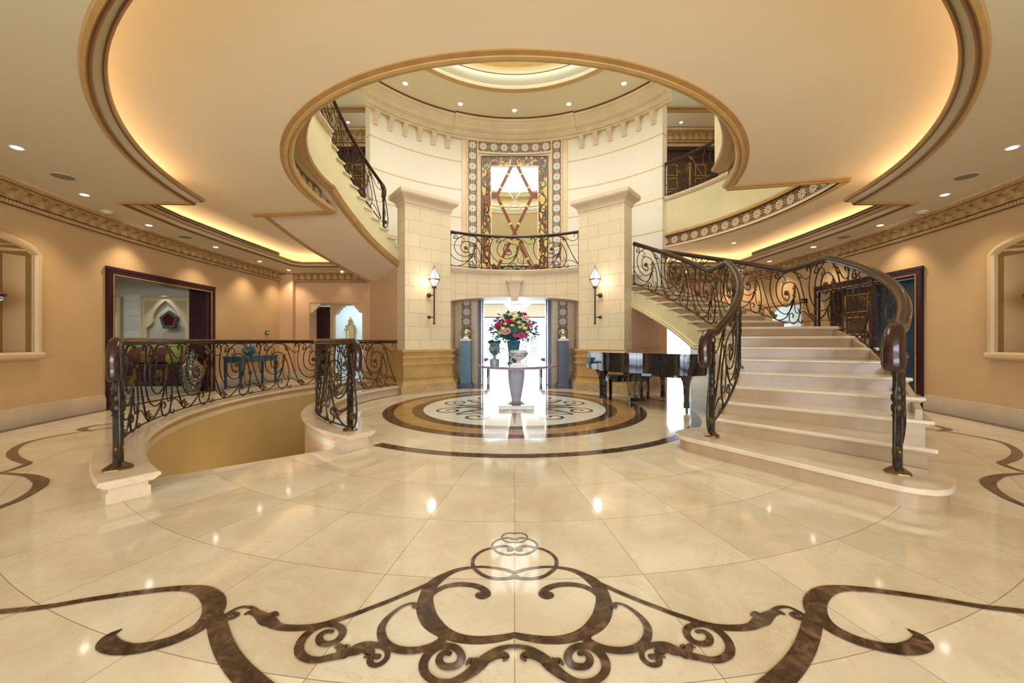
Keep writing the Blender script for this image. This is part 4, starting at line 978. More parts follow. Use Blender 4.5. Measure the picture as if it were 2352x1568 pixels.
def scroll_module(parent, r, th0, th1, n, i, zb, zt, thick=1.0, umax=1.2, umin=-.2):
    f = mapper(r, th0, th1, n, i, zb, zt); L = abs(R(th1-th0)/n*r)
    mb = MB()
    for pts, rad in MODC:
        q = [(u, v) for u, v in catmull(pts, 4)]
        q = [(u, v) for u, v in q if umin <= u <= umax]
        if len(q) > 2: mb.tube([f(u, v) for u, v in q], rad*thick*1.12, 5)
    o = mb.build('scroll_panel', 'wrought_iron', parent, smooth=60)
    mb = MB(); rosette(mb, f, .36, .595, .050, L); mb.build('rosette', 'bronze_leaf', o, smooth=50)
    def lf(*a):
        mb = MB(); leafcluster(mb, f, *a)
        u, v, du, dv = a[:4]; mb.tube([f(u-du*.55, v-dv*.55), f(u, v), f(u+du*.55, v+dv*.55)], .012, 5)
        mb.build('leaf_spray', 'bronze_leaf', o, smooth=0)
    u2 = X5([(990,330)])[0]; lf(u2[0], u2[1], .03, .22, .055, 9, L)
    u2 = X5([(1020,175)])[0]; lf(u2[0], u2[1], .09, -.13, .05, 8, L)
    if umin < 0: u2 = X5([(705,620)])[0]; lf(u2[0]+.02, .09, .10, -.08, .055, 10, L)
    return o
def handrail_mesh(path, rad=.036, ends=(None, None)):
    mb = MB(); pts = [Vector(p) for p in path]; rr = [rad]*len(pts)
    def volute(p, d, droop, k, flare=0):
        """curl the rail end outward and down, growing thicker"""
        d = d.normalized(); ov = Vector((p.x-CX, p.y-CY, 0)).normalized(); d = (d + ov*flare*5).normalized(); out = []; n = 10
        for j in range(1, n+1):
            t = j/n; a = t*pi/2
            out.append((p + d*(droop*.42*sin(a)) - Vector((0, 0, 1))*(droop*.62*(1-cos(a))), rad*(1+k*min(1, t*1.4))))
        q, r_ = out[-1]; z = Vector((0, 0, 1))
        for h in (.12, .24, .34): out.append((q - z*droop*h - d*.01, r_*(1+.1*h)))
        q = out[-1][0]
        for h, f in ((.03, .92), (.05, .75), (.062, .45), (.066, .05)): out.append((q - z*h, r_*f))
        return out
    if ends[1]:
        e = volute(pts[-1], pts[-1]-pts[-2], *ends[1]); pts += [x for x, _ in e]; rr += [x for _, x in e]
    if ends[0]:
        e = volute(pts[0], pts[0]-pts[1], *ends[0]); pts = [x for x, _ in e][::-1] + pts; rr = [x for _, x in e][::-1] + rr
    # rounded cap
    for q, s_ in ((0, 0), (len(pts)-1, 1)):
        pass
    mb.tube(pts, rr, 12, ell=(1.0, 1.0)) if not any(ends) else mb.tube(pts, rr, 14)
    return mb
def newel(parent, x, y, z0, z1, big=1.0, rz=0.0):
    k = z1-z0; w_ = .024*big
    mb = MB().box((x, y, z0+.22*k), (w_*1.7, w_*1.7, .44*k), rz); mb.box((x, y, z0+.82*k), (w_*1.7, w_*1.7, .36*k), rz)
    mb.lathe([(w_*.9, .42*k), (w_*1.2, .435*k), (w_*.95, .45*k), (w_*1.3, .48*k), (w_*1.3, .51*k), (w_*.9, .53*k), (w_*1.35, .56*k), (w_*1.3, .59*k), (w_*.9, .61*k), (w_*1.2, .63*k), (w_*.9, .66*k)], 12, (x, y, z0))
    o = mb.build('newel_post', 'wrought_iron', parent, smooth=40)
    MB().lathe([(.075*big, 0), (.072*big, .012), (.05*big, .03), (.03*big, .05), (.001, .051)], 8, (x, y, z0), flute=4, fd=.15).build('foot_flange', 'bronze_leaf', o, smooth=20)
    return o
def end_scroll(parent, r, d0, s, zb, zt):
    """long teardrop scroll with a rosette that closes a railing at its newel; s = direction in degrees per metre"""
    f = lambda u, v, w_=0.0: P(r+w_, d0+s*u*R(1)*57.3, zb+(zt-zb)*v)
    mb = MB(); L = [(0, .92), (.03, .80), (.075, .60), (.11, .40), (.125, .22), (.105, .09), (.06, .04), (.02, .07), (0, .16), (-.005, .3)]
    mb.tube([f(u, v) for u, v in catmull(L, 4)], .010, 6)
    for L in ([(.0, .50), (.04, .48), (.055, .43), (.035, .39), (.015, .41), (.03, .435)], [(.0, .30), (.045, .32), (.06, .37), (.035, .40), (.012, .38)]): mb.tube([f(u, v) for u, v in catmull(L, 4)], .007, 5)
    o = mb.build('end_scroll', 'wrought_iron', parent, smooth=60)
    mb = MB(); rosette(mb, f, .055, .17, .045, 1); mb.build('rosette', 'bronze_leaf', o, smooth=50)
    mb = MB(); leafcluster(mb, f, -.02, .75, .03, .25, .06, 12, 1.0); mb.tube([f(0, .62), f(-.01, .88)], .012, 5); mb.build('leaf_spray', 'bronze_leaf', o, smooth=0)
def railing(name, label, r, th0, th1, n, zb, zt, newels=(), ends=(None, None), group=None, thick=1.0, post_ends=(False, False), rail_r=.036, cat='railing'):
    o = thing(name, label, cat, group)
    m = max(24, int(abs(th1-th0)*1.0)); ds = [th0+(th1-th0)*k/m for k in range(m+1)]
    handrail_mesh([P(r, d, zt(d)+.035) for d in ds], rail_r, ends).build('handrail', 'mahogany', o, smooth=60)
    MB().tube([P(r, d, zt(d)) for d in ds], .010, 4, ell=(1.8, .7), up=(0, 0, 1)).build('top_bar', 'wrought_iron', o, smooth=0)
    MB().tube([P(r, d, zb(d)) for d in ds], .010, 4, ell=(1.8, .7), up=(0, 0, 1)).build('bottom_bar', 'wrought_iron', o, smooth=0)
    for i in range(n):
        scroll_module(o, r, th0, th1, n, i, zb, zt, thick, umin=-.2 if i > 0 else 0.0, umax=1.2 if i < n-1 else 1.0)
    for k, d in enumerate((th0, th1)):
        if post_ends[k]: MB().tube([P(r, d, zb(d)-.03), P(r, d, zt(d))], .012, 4).build('end_post', 'wrought_iron', o, smooth=0)
    for (rr_, d, z0, z1, bg) in newels: q = P(rr_, d); newel(o, q[0], q[1], z0, z1, bg, R(d))
    if newels and cat == 'railing':
        nd = newels[0][1]; s_ = (1 if nd > 180 else -1)*57.3/r
        if nd > 180 or nd < 200: end_scroll(o, r, nd, s_, newels[0][2], newels[0][3])
    return o
flat = lambda z: (lambda d: z)
railing('stairwell_railing', 'long scrolled iron railing on the outer curb of the stairwell at far left', 5.08, 230.6, 139.6, 8, flat(.215), flat(1.165),
        newels=((5.08, 231.2, .18, 1.17, 1.45),), ends=((.27, .30, .05), None))
# extra ironwork bundle at the left newel
railing('stairwell_railing', 'shorter scrolled iron railing on the inner curb beside the medallion', 3.25, 235.2, 147.2, 5, flat(.215), flat(1.165),
        newels=((3.25, 234.4, .18, 1.17, 1.2),), ends=((.29, .35, 0), None))
zr_b = lambda d: zr_nose(max(d, -52))+.10; zr_t = lambda d: zr_nose(max(d, -52))+1.03
railing('stair_railing', 'inner iron railing of the marble staircase, beside the piano', 3.58, 36.5, -53.5, 6, zr_b, zr_t,
        newels=((3.57, -52.6, .16, 1.2, 1.15), (3.58, -27.5, .82, 1.9, .9)), ends=(None, (.32, .35, 0)), post_ends=(True, False), rail_r=.048)
railing('stair_railing', 'outer iron railing of the marble staircase, nearest the right wall', 5.02, 38.6, -53.5, 8, zr_b, zr_t,
        newels=((5.02, -52.8, .16, 1.2, 1.3),), ends=(None, (.28, .35, 0)), post_ends=(True, False), rail_r=.052)
zl_b = lambda d: zl_nose(d)+.09; zl_t = lambda d: zl_nose(d)+.93
railing('stair_railing', 'inner iron railing of the upper left flight', 3.52, 182.0, 150.5, 2, zl_b, zl_t,
        newels=((3.52, 149.6, 3.82, 4.76, .9),), ends=(None, (.2, .5, 0)), post_ends=(True, False), thick=.95)
railing('stair_railing', 'outer iron railing of the upper left flight seen behind the inner one', 5.0, 182.0, 146, 3, zl_b, zl_t, post_ends=(True, True))
railing('balcony_railing', 'curved scrolled iron balcony railing above the archway', 2.99, 122.6, 57.4, 3, flat(3.115), flat(3.93), post_ends=(True, True), rail_r=.030)
railing('gallery_railing', 'scrolled iron gallery railing upstairs at the right of the curved wall', 5.22, 38.6, 1.0, 3, flat(5.17), flat(5.97), post_ends=(True, True), rail_r=.034)
# ================================================================== NEIGHBOURING ROOMS
# dining room straight through the archway
mb = MB()
for sd in (-1, 1): mb.box((sd*4.05, 14.9, 1.6), (.2, 8.2, 3.3)); mb.box((sd*3.55, 19.1, 1.6), (1.1, .2, 3.3))
mb.box((0, 19.1, 2.75), (6.2, .2, .62)); struct(mb.build('wall_dining', 'white_wall', smooth=0))
struct(MB().box((0, 14.9, 3.12), (8.3, 8.6, .1)).build('ceiling_dining', 'white_wall', smooth=0))
mb = MB()
for x in (-3.0, -1.62, 1.62, 3.0): mb.box((x, 19.05, 1.22), (.07, .1, 2.44))
mb.box((0, 19.05, 2.42), (6.0, .1, .07)); mb.box((0, 19.05, .04), (6.0, .1, .08))
wn = struct(mb.build('window_2', 'dark_wood', smooth=0))
tag(MB().box((0, 18.9, 2.74), (5.8, .04, .62)).build('roller_blind', 'beige_blind', None), 'beige roller blind above the bright window beyond the archway', 'blind')
ch = thing('chandelier', 'glittering crystal chandelier in the bright room beyond the archway', 'chandelier', loc=(.1, 15.0, -.16))
pl = bpy.data.lights.new('chandelier_lamp', 'POINT'); pl.energy = 160; pl.color = (1, .98, .95); pl.shadow_soft_size = .3
p = bpy.data.objects.new('chandelier_lamp', pl); COL.objects.link(p); p.parent = ch; p.location = (0, 0, 2.3)
MB().tube([(0, 0, 3.23), (0, 0, 2.95)], .02, 6).build('stem', 'chrome', ch)
k_ = 0
for rr, z, n in ((.52, 2.93, 26), (.42, 2.84, 22), (.30, 2.75, 16), (.17, 2.68, 10)):
    MB().arc([(rr-.015, z+.0), (rr+.015, z), (rr+.015, z+.03), (rr-.015, z+.03)], 0, 360, 24, cx=0, cy=0).build('hoop', 'chrome', ch)
    for i in range(n):
        a = 2*pi*i/n; k_ += 1
        MB().lathe([(.001, -.13), (.018, -.09), (.022, -.03), (.001, 0)], 5, (rr*cos(a), rr*sin(a), z)).build('crystal_drop', 'crystal_glow', ch, smooth=0)
for sd, lab in ((-1, 'left'), (1, 'right')):
    o = thing('low_table', 'low dark table seen beyond the archway at the %s of the flower table' % lab, 'table')
    MB().box((sd*1.35, 13.0, .46), (1.1, .7, .06)).build('tabletop', 'navy_wood', o)
    for dx in (-.45, .45):
        for dy in (-.28, .28): MB().box((sd*1.35+dx, 13.0+dy, .215), (.06, .06, .43)).build('leg', 'navy_wood', o)
    b_ = MB().lathe([(.06, 0), (.09, .02), (.22, .06), (.26, .13), (.25, .14), (.20, .09), (.001, .05)], 20).build('bowl', 'urn_blue'); b_.location = (sd*1.12, 12.95, .49)
    tag(b_, 'wide shallow bowl on the low table beyond the archway at the %s' % lab, 'bowl')

# lounge through the big opening on the left
mb = MB(); mb.box((-12.0, 11.6, 1.6), (8.4, .2, 3.2)); struct(mb.build('wall_lounge_back', 'white_courses', smooth=0, uv=boxuv))
mb = MB(); mb.box((-16.1, 8.3, 1.6), (.2, 6.8, 3.2)); mb.box((-12, 5.0, 1.6), (8.4, .2, 3.2)); struct(mb.build('wall_lounge', 'white_wall', smooth=0))
struct(MB().box((-12.0, 8.3, 3.1), (8.4, 6.8, .1)).build('ceiling_lounge', 'ceiling_paint', smooth=0))
tag(MB().box((-11.3, 8.5, .006), (6.4, 3.6, .012)).build('patterned_rug', 'rug_tiles', None, uv=boxuv), 'pale grey rug with dark dashes on the lounge floor', 'rug')
def frame_side(sd, name):
    f = MB(); y0, y1, zt = 6.86, 9.26, 2.42
    for (yy, s_) in ((y0, -1), (y1, 1)):
        x = sd*WX(yy); f.box((x-sd*.02, yy+s_*.055, 1.26), (.07, .13, 2.52)); f.box((x-sd*.045, yy+s_*.09, 1.26), (.04, .05, 2.56)); f.box((x+sd*.2, yy+s_*.0, 1.21), (.42, .03, 2.42))
    a = Vector((sd*WX(y0), y0)); b = Vector((sd*WX(y1), y1)); m_ = (a+b)/2; rz = atan2(b.y-a.y, b.x-a.x); L = (b-a).length
    f.box((m_.x-sd*.02, m_.y, zt+.05), (L+.2, .07, .13), rz); f.box((m_.x-sd*.045, m_.y, zt+.10), (L+.28, .04, .05), rz); f.box((m_.x+sd*.2, m_.y, zt), (L, .42, .03), rz)
    o = struct(f.build(name, 'dark_wood', smooth=0))
    g = MB()
    for (yy, s_) in ((y0, -1), (y1, 1)): g.box((sd*WX(yy)-sd*.058, yy+s_*.012, 1.21), (.012, .014, 2.42))
    g.box((m_.x-sd*.058, m_.y, zt-.01), (L, .012, .014), rz); g.build('gilt_line', 'gold_inlay', o, smooth=0)
    return o
fl_ = frame_side(-1, 'door_2'); fr_ = frame_side(1, 'door_3')
MB().box((-7.66, 9.20, 1.2), (.42, .08, 2.4)).build('sliding_leaf', 'dark_wood', fl_, smooth=0)
# right doors behind the stairs
MB().box((7.72, 9.05, 1.2), (.06, .45, 2.4)).build('door_leaf', 'dark_wood', fr_, smooth=0)
lf = MB().box((7.66, 8.45, 1.2), (.06, .75, 2.4)).build('door_leaf', 'wood_door', fr_, smooth=0)
for z in (.35, .85, 1.35, 1.85):
    mb = MB(); y0, y1 = 8.17, 8.73
    for yy in (y0, y1): mb.box((7.62, yy, z+.2), (.02, .02, .38))
    for zq in (z+.01, z+.39): mb.box((7.62, (y0+y1)/2, zq), (.02, y1-y0, .02))
    mb.build('gilt_panel', 'gold_inlay', lf, smooth=0)
MB().box((7.64, 7.98, 1.2), (.08, .14, 2.4)).build('door_leaf', 'navy_wood', fr_, smooth=0)
MB().box((7.66, 7.40, 1.2), (.06, 1.02, 2.4)).build('door_leaf', 'blue_lit_lacquer', fr_, smooth=0)

def wall_niche(cx, w_, top, label):
    o = thing('arched_wall_niche', label, 'niche'); Y = 11.49
    h = w_/2
    def q(x, z): return (cx+x, z)
    ar = [q(-h*.80, .3), q(-h*.80, 1.58), q(-h*.82, 1.61), q(-h*.72, 1.64), q(-h*.62, 1.70), q(-h*.55, 1.78), q(-h*.54, 1.90), q(-h*.50, 2.02), q(-h*.42, 2.13), q(-h*.30, 2.25), q(-h*.14, 2.36), q(0, 2.43)]
    ar = ar + [(2*cx-x, z) for x, z in ar[:-1][::-1]]
    out = [q(-h, .2), q(h, .2), q(h, top), q(-h, top)]
    f3 = lambda x, y, z: (x, Y-z, y)
    mb = MB(); k = len(mb.v); tmp = MB().holed(out, [ar], 0.02, .10); mb.add([(x, Y-z, y) for x, y, z in tmp.v], tmp.f); mb.build('arch_plate', 'sand_plaster', o, smooth=0)
    MB().box((cx, Y-.008, (top+.2)/2), (w_, .012, top-.2)).build('back_plate', 'grey_plaster', o, smooth=0)
    mb = MB()
    for a, b in ((out[0], out[3]), (out[3], out[2]), (out[2], out[1])): mb.tube([(a[0], Y-.11, a[1]), (b[0], Y-.11, b[1])], .035, 4)
    mb.build('frame', 'sand_plaster', o, smooth=0)
    for s_ in (-1, 1):
        mb = MB()
        for i in range(7):
            a = .05*i
            
            g = .06*(i+1); mb.tube([(cx+s_*(h*.88), Y-.105, top-.12-g), (cx+s_*(h*.88-g), Y-.105, top-.12)], .006, 4)
            mb.box((cx+s_*(h*.88-.025-a), Y-.105, top-.12-(.38-a)/2), (.010, .014, max(.03, .38-a*1.1)))
            mb.box((cx+s_*(h*.88-(.38-a)/2), Y-.105, top-.14-a), (max(.03, .38-a*1.1), .014, .010))
        mb.build('pierced_spandrel', 'niche_trim', o, smooth=0)
wall_niche(-10.50, 1.45, 2.55, 'sand coloured arched niche framing the pentagonal mirror in the lounge')
wall_niche(-12.62, 1.45, 2.55, 'sand coloured arched niche at the far left edge of the lounge opening')
o = thing('pentagonal_mirror', 'five-sided pewter framed mirror hanging in the lounge niche', 'mirror', loc=(-10.33, 11.36, 1.83))
pg = [(sin(2*pi*k/5)*.30, cos(2*pi*k/5)*.30) for k in range(5)]; pi_ = [(x*.66, z*.66) for x, z in pg]
tmp = MB().holed(pg[::-1], [pi_], 0, .05); MB().add([(x, -z, y) for x, y, z in tmp.v], tmp.f).build('frame', 'pewter', o, smooth=0)
mb = MB()
for k in range(5):
    for j in range(6):
        t = j/6; a = Vector(pg[k])*.84; b = Vector(pg[(k+1) % 5])*.84; p = a*(1-t)+b*t; mb.sph((p.x, -.05, p.y), .030, 6, 4)
mb.build('carving', 'pewter', o, smooth=0)
MB().prism(pi_, 0.005, .012, lambda x, y, z: (x, -z, y)).build('glass', 'red_glass', o, smooth=0)

# lounge sofa and cushions
so = thing('sofa', 'plum sofa with a long lime green bolster back in the lounge', 'sofa', loc=(-10.2, 10.55, .012))
MB().box((0, 0, .26), (3.2, .95, .32)).build('base', 'sofa_plum', so)
for i in range(14): MB().lathe([(.018, 0), (.025, .03), (.018, .1)], 6, (-1.5+i*.23, -.46, 0)).build('leg', 'dark_wood', so)
MB().box((0, -.02, .48), (3.1, .9, .14)).build('seat', 'sofa_plum', so)
MB().box((0, .40, .72), (3.2, .18, .5)).build('backrest', 'sofa_plum', so)
MB().tube([(-1.6, .40, 1.02), (1.6, .40, 1.02)], .12, 14).build('bolster', 'sofa_green', so)
cs = [(-10.95, 'sofa_green', 'lime green cushion at the left of the lounge sofa'), (-10.62, 'cushion_red', 'red patterned cushion beside the left green cushion'), (-10.25, 'cushion_patchwork', 'gold patchwork cushion near the middle of the lounge sofa'), (-9.90, 'cushion_red', 'dark red cushion just left of the right green cushion'), (-9.55, 'sofa_green', 'lime green cushion right of the middle of the lounge sofa'), (-9.15, 'cushion_patchwork', 'gold striped cushion behind the tall patterned jar'), (-8.85, 'cushion_red', 'red cushion at the right end of the lounge sofa')]
for x, m_, lab in cs:
    me = MB().sph((0, 0, 0), .24, 16, 10, (1, .42, 1)); me.v = [(x_*(1+.25*abs(z_)/.24), y_, z_*(1+.25*abs(x_)/.24)) for x_, y_, z_ in me.v]
    c_ = me.build('cushion', m_); c_.location = (x, 10.62+.0*x, .80); c_.rotation_euler = (-.3, random.uniform(-.2, .2), 0); tag(c_, lab, 'cushion', 'cushions on the lounge sofa')
# tall jar
j = thing('lidded_jar', 'tall black and cream patterned lidded jar standing in the lounge opening', 'jar', loc=(-7.64, 8.98, 0)); j.scale = (.88, .88, 1)
MB().lathe([(.001, 0), (.16, 0), (.17, .03), (.21, .15), (.27, .42), (.275, .52), (.24, .62), (.15, .70), (.12, .74), (.12, .82), (.14, .84)], 28).build('body', 'jar_pattern', j, smooth=60)
MB().lathe([(.14, .84), (.15, .86), (.13, .89), (.06, .93), (.03, .95), (.045, .98), (.03, 1.01), (.001, 1.03)], 20).build('lid', 'jar_pattern', j, smooth=60)
# console with turquoise vase
c = thing('console_table', 'black lacquer console table, blue reflection put into its colour, against the left wall behind the railing', 'table', loc=(-7.12, 10.28, 0))
MB().box((0, 0, .80), (.46, 1.5, .04)).build('tabletop', 'blue_lit_lacquer', c)
MB().box((0, 0, .72), (.42, 1.44, .12)).build('apron', 'blue_lit_lacquer', c)
for dx in (-.19, .19):
    for dy in (-.70, .70): MB().add([(dx-.03, dy-.03, .78), (dx+.03, dy-.03, .78), (dx+.03, dy+.03, .78), (dx-.03, dy+.03, .78), (dx-.02, dy-.02, 0), (dx+.02, dy-.02, 0), (dx+.02, dy+.02, 0), (dx-.02, dy+.02, 0)], [(0,1,2,3), (4,7,6,5), (0,4,5,1), (1,5,6,2), (2,6,7,3), (3,7,4,0)]).build('leg', 'blue_lit_lacquer', c, smooth=0)
v_ = MB().lathe([(.001, 0), (.07, 0), (.08, .02), (.155, .09), (.165, .15), (.13, .23), (.06, .30), (.045, .36), (.065, .40), (.06, .40), (.001, .30)], 24).build('turquoise_vase', 'teal_glaze'); v_.location = (-7.12, 10.15, .822)
tag(v_, 'round turquoise glazed vase on the black lacquer console table', 'vase')
s_ = thing('light_switch', 'small black light switch on the peach wall above the railing', 'switch', loc=(-7.415, 11.35, 1.46))
MB().box((.006, 0, 0), (.012, .16, .11)).build('plate', 'switch_black', s_); MB().box((.016, -.035, 0), (.01, .03, .06)).build('rocker', 'white_stone', s_); MB().box((.016, .035, 0), (.01, .03, .06)).build('rocker', 'white_stone', s_)

s_ = thing('wall_outlet', 'small brown power outlet low on the left wall behind the console table', 'outlet', loc=(-7.44, 10.65, .32))
MB().box((.006, 0, 0), (.012, .12, .09)).build('plate', 'brown_trim', s_); MB().box((.014, 0, 0), (.006, .05, .05)).build('socket', 'switch_black', s_)
# pale room behind the back-left doorway
mb = MB(); mb.box((-6.2, 15.2, 1.5), (4.6, .2, 3.0)); mb.box((-8.3, 13.9, 1.5), (.2, 2.8, 3.0)); mb.box((-4.0, 13.9, 1.5), (.2, 2.8, 3.0)); struct(mb.build('wall_back_room_left', 'pale_blue_wall', smooth=0))
struct(MB().box((-6.1, 13.9, 3.0), (4.7, 2.9, .1)).build('ceiling_back_room_left', 'white_wall', smooth=0))
o = MB().box((-6.55, 12.9, 1.2), (.58, .08, 2.35)).build('door_4', 'dark_wood', smooth=0); struct(o)
mb = MB(); mb.box((-6.16, 12.85, 1.3), (.12, .16, 2.6)); mb.box((-5.9, 12.86, 2.52), (2.6, .16, .20)); struct(mb.build('trim_23', 'niche_trim', smooth=0))
def bracket(x, sgn, y, label):
    o = thing('door_bracket', label, 'bracket', loc=(x, y, 2.44))
    pr = [(0, 0), (.36*sgn, 0), (.34*sgn, -.06), (.26*sgn, -.10), (.22*sgn, -.17), (.15*sgn, -.22), (.12*sgn, -.30), (.04*sgn, -.33), (0, -.30)]
    MB().prism(pr, -.06, .06, lambda x_, y_, z_: (x_, z_, y_)).build('body', 'niche_trim', o, smooth=0)
    mb = MB(); mb.tube([(sgn*.34, -.075, -.04), (sgn*.24, -.075, -.11), (sgn*.20, -.075, -.18), (sgn*.12, -.075, -.25), (sgn*.10, -.075, -.31)], .014, 5); mb.build('scroll_edge', 'white_stone', o)
for sd, nm in ((-1, 'back-left'), (1, 'back-right')):
    bracket(sd*6.56, -sd, 12.18, 'scrolled bracket in the outer upper corner of the %s doorway' % nm)
    bracket(sd*4.87, sd, 12.18, 'scrolled bracket in the inner upper corner of the %s doorway' % nm)
bracket(-6.10, 1, 12.86, 'scrolled bracket further inside the back-left doorway')
o = thing('gilt_mirror', 'tall gilt framed mirror on the pale blue wall through the back-left doorway', 'mirror', loc=(-6.50, 15.05, .55))
mo = [(-.17, 0), (.17, 0), (.17, 1.15), (.10, 1.36), (0, 1.48), (-.10, 1.36), (-.17, 1.15)]; mi = [(x*.72, .05+z*.90) for x, z in mo]
tmp = MB().holed(mo, [mi[::-1]], 0, .05); MB().add([(x, -z, y) for x, y, z in tmp.v], tmp.f).build('frame', 'gold_leaf', o, smooth=0)
MB().prism(mi, .01, .02, lambda x, y, z: (x, -z, y)).build('glass', 'mirror', o, smooth=0)
mb = MB()
for x, z, r_ in ((0, 1.52, .06), (-.06, 1.46, .04), (.06, 1.46, .04), (-.17, 1.25, .04), (.17, 1.25, .04), (-.21, 1.12, .035), (.21, 1.12, .035), (0, 1.60, .03), (-.18, .7, .03), (.18, .7, .03)): mb.sph((x, -.05, z), r_, 8, 6, (1, .6, 1.3))
mb.build('carving', 'gold_leaf', o)
# bright room behind the back-right doorway
mb = MB(); mb.box((8.3, 14.4, 1.5), (.2, 3.8, 3.0)); mb.box((4.4, 13.3, 1.5), (.2, 1.5, 3.0)); mb.box((6.2, 16.2, 2.85), (4.2, .2, .5)); mb.box((6.2, 16.2, .12), (4.2, .2, .24)); mb.box((7.9, 16.2, 1.5), (.7, .2, 3.0)); struct(mb.build('wall_back_room_right', 'white_wall', smooth=0))
struct(MB().box((6.3, 14.3, 3.05), (4.4, 4.0, .1)).build('ceiling_back_room_right', 'white_wall', smooth=0))
mb = MB()
for x in (4.6, 5.5, 6.4, 7.5): mb.box((x, 16.15, 1.4), (.06, .1, 2.5))
struct(mb.build('window_3', 'white_wall', smooth=0))
# big framed mirror on the right wall
o = thing('carved_wall_mirror', 'long mirror in a carved brown frame on the right wall behind the stair railing', 'mirror', loc=(7.42, 10.5, 1.5))
mb = MB(); w_, h_, d_ = 1.7, 1.45, .13
for s1 in (-1, 1): mb.box((-.04, s1*(w_/2), 0), (.06, d_, h_+d_)); mb.box((-.04, 0, s1*h_/2), (.06, w_+d_, d_))
mb.build('frame', 'gold_trim', o, smooth=0)
mb = MB()
for i in range(26):
    for s1 in (-1, 1): mb.sph((-.075, -w_/2+i*w_/25, s1*h_/2), .032, 6, 4)
for i in range(20):
    for s1 in (-1, 1): mb.sph((-.075, s1*w_/2, -h_/2+i*h_/19), .032, 6, 4)
mb.build('carving', 'gold_trim_light', o, smooth=0)
MB().box((-.015, 0, 0), (.01, w_-.1, h_-.1)).build('glass', 'mirror', o, smooth=0)
# upstairs doors
for sd, lab in ((-1, 'dark panelled door upstairs at the left behind the upper flight'), (1, 'dark panelled double door upstairs at the right of the curved wall')):
    o = thing('upstairs_door', lab, 'door', loc=(sd*5.45, 12.06, UP))
    mb = MB(); mb.box((-.95, 0, 1.13), (.10, .1, 2.26)); mb.box((.95, 0, 1.13), (.10, .1, 2.26)); mb.box((0, 0, 2.26), (2.0, .1, .12)); mb.build('frame', 'dark_wood', o, smooth=0)
    MB().box((0, .01, 2.02), (1.8, .03, .36)).build('transom', 'dark_wood', o, smooth=0)
    for s2 in (-1, 1):
        l_ = MB().box((s2*.45, .0, .92), (.86, .05, 1.84)).build('door_leaf', 'wood_door', o, smooth=0)
        for z in (.12, .55, .98, 1.41):
            mb = MB()
            for dx in (-.16, .16): mb.box((s2*.45+dx, -.03, z+.17), (.02, .01, .34))
            for dz in (0, .34): mb.box((s2*.45, -.03, z+dz), (.34, .01, .02))
            mb.build('raised_panel', 'gold_inlay', l_, smooth=0)
        MB().box((s2*.45-.33, -.03, .92), (.05, .01, 1.8)).build('carved_strip', 'gold_inlay', l_, smooth=0)

# niches in the side walls with hanging lanterns
for sd, nm in ((-1, 'left'), (1, 'right')):
    yc = (NICHE[0]+NICHE[1])/2
    pts = [(sd*(WX(y)+.40), y) for y in (3.8, 4.4, 5.0, 5.8)]
    mb = MB().path([(.0, .9), (.03, .9), (.03, 2.9), (0, 2.9)] if sd < 0 else [(0, .9), (-.03, .9), (-.03, 2.9), (0, 2.9)], pts)
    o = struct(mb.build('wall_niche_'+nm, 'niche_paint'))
    line = [(NICHE[0], NICHE[2])] + [(NICHE[0], 1.5), (NICHE[0], 2.0)] + [(NICHE[0]+.0+(NICHE[1]-NICHE[0])*i/16, niche_z(min(NICHE[1]-.002, max(NICHE[0]+.002, NICHE[0]+(NICHE[1]-NICHE[0])*i/16)))) for i in range(17)] + [(NICHE[1], 2.0), (NICHE[1], 1.5), (NICHE[1], NICHE[2])]
    line2 = [(NICHE[0]+.004, NICHE[2]+.004)] + [(y if NICHE[0] < y < NICHE[1] else (y+.004 if y < yc else y-.004), z-.015) for y, z in line[1:-1]] + [(NICHE[1]-.004, NICHE[2]+.004)]
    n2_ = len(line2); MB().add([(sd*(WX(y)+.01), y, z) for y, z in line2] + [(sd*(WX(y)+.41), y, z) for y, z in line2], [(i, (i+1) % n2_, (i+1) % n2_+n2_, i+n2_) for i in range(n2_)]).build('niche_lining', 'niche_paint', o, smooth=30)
    t = struct(MB().tube([(sd*(WX(y)-.015), y+(.03 if y > yc else -.03), z+(.02 if z > 2.3 else 0)) for y, z in line], .05, 8).build('trim_24' if sd < 0 else 'trim_25', 'niche_trim'))
    MB().tube([(sd*(WX(y)-.03), y, NICHE[2]-.03) for y in (NICHE[0]-.08, yc, NICHE[1]+.08)], .06, 8).build('sill', 'niche_trim', t)
    MB().tube([(sd*(WX(y)+.01), y, z) for y, z in line], .018, 6).build('inner_bead', 'niche_trim', t)
    l_ = thing('pierced_lantern', 'pierced metal hanging lantern in the %s wall niche' % nm, 'lantern', loc=(sd*(WX(5.0)+.12), 5.0, 0))
    MB().lathe([(.001, 1.62), (.03, 1.63), (.12, 1.70), (.20, 1.78), (.215, 1.83), (.13, 1.90), (.05, 1.95), (.03, 2.02), (.001, 2.06)], 24).build('shade', 'pierced_brass', l_, smooth=60)
    MB().lathe([(.205, 1.80), (.225, 1.82), (.225, 1.84), (.205, 1.85)], 24).build('band', 'sconce_iron', l_)
    MB().tube([(0, 0, 2.05), (0, 0, 2.60)], .008, 5).build('chain', 'sconce_iron', l_)
    pl = bpy.data.lights.new('lantern_lamp', 'POINT'); pl.energy = 2; pl.color = (1, .75, .5); pl.shadow_soft_size = .03
    p = bpy.data.objects.new('lantern_lamp', pl); COL.objects.link(p); p.parent = l_; p.location = (-sd*.0, 0, 2.2)

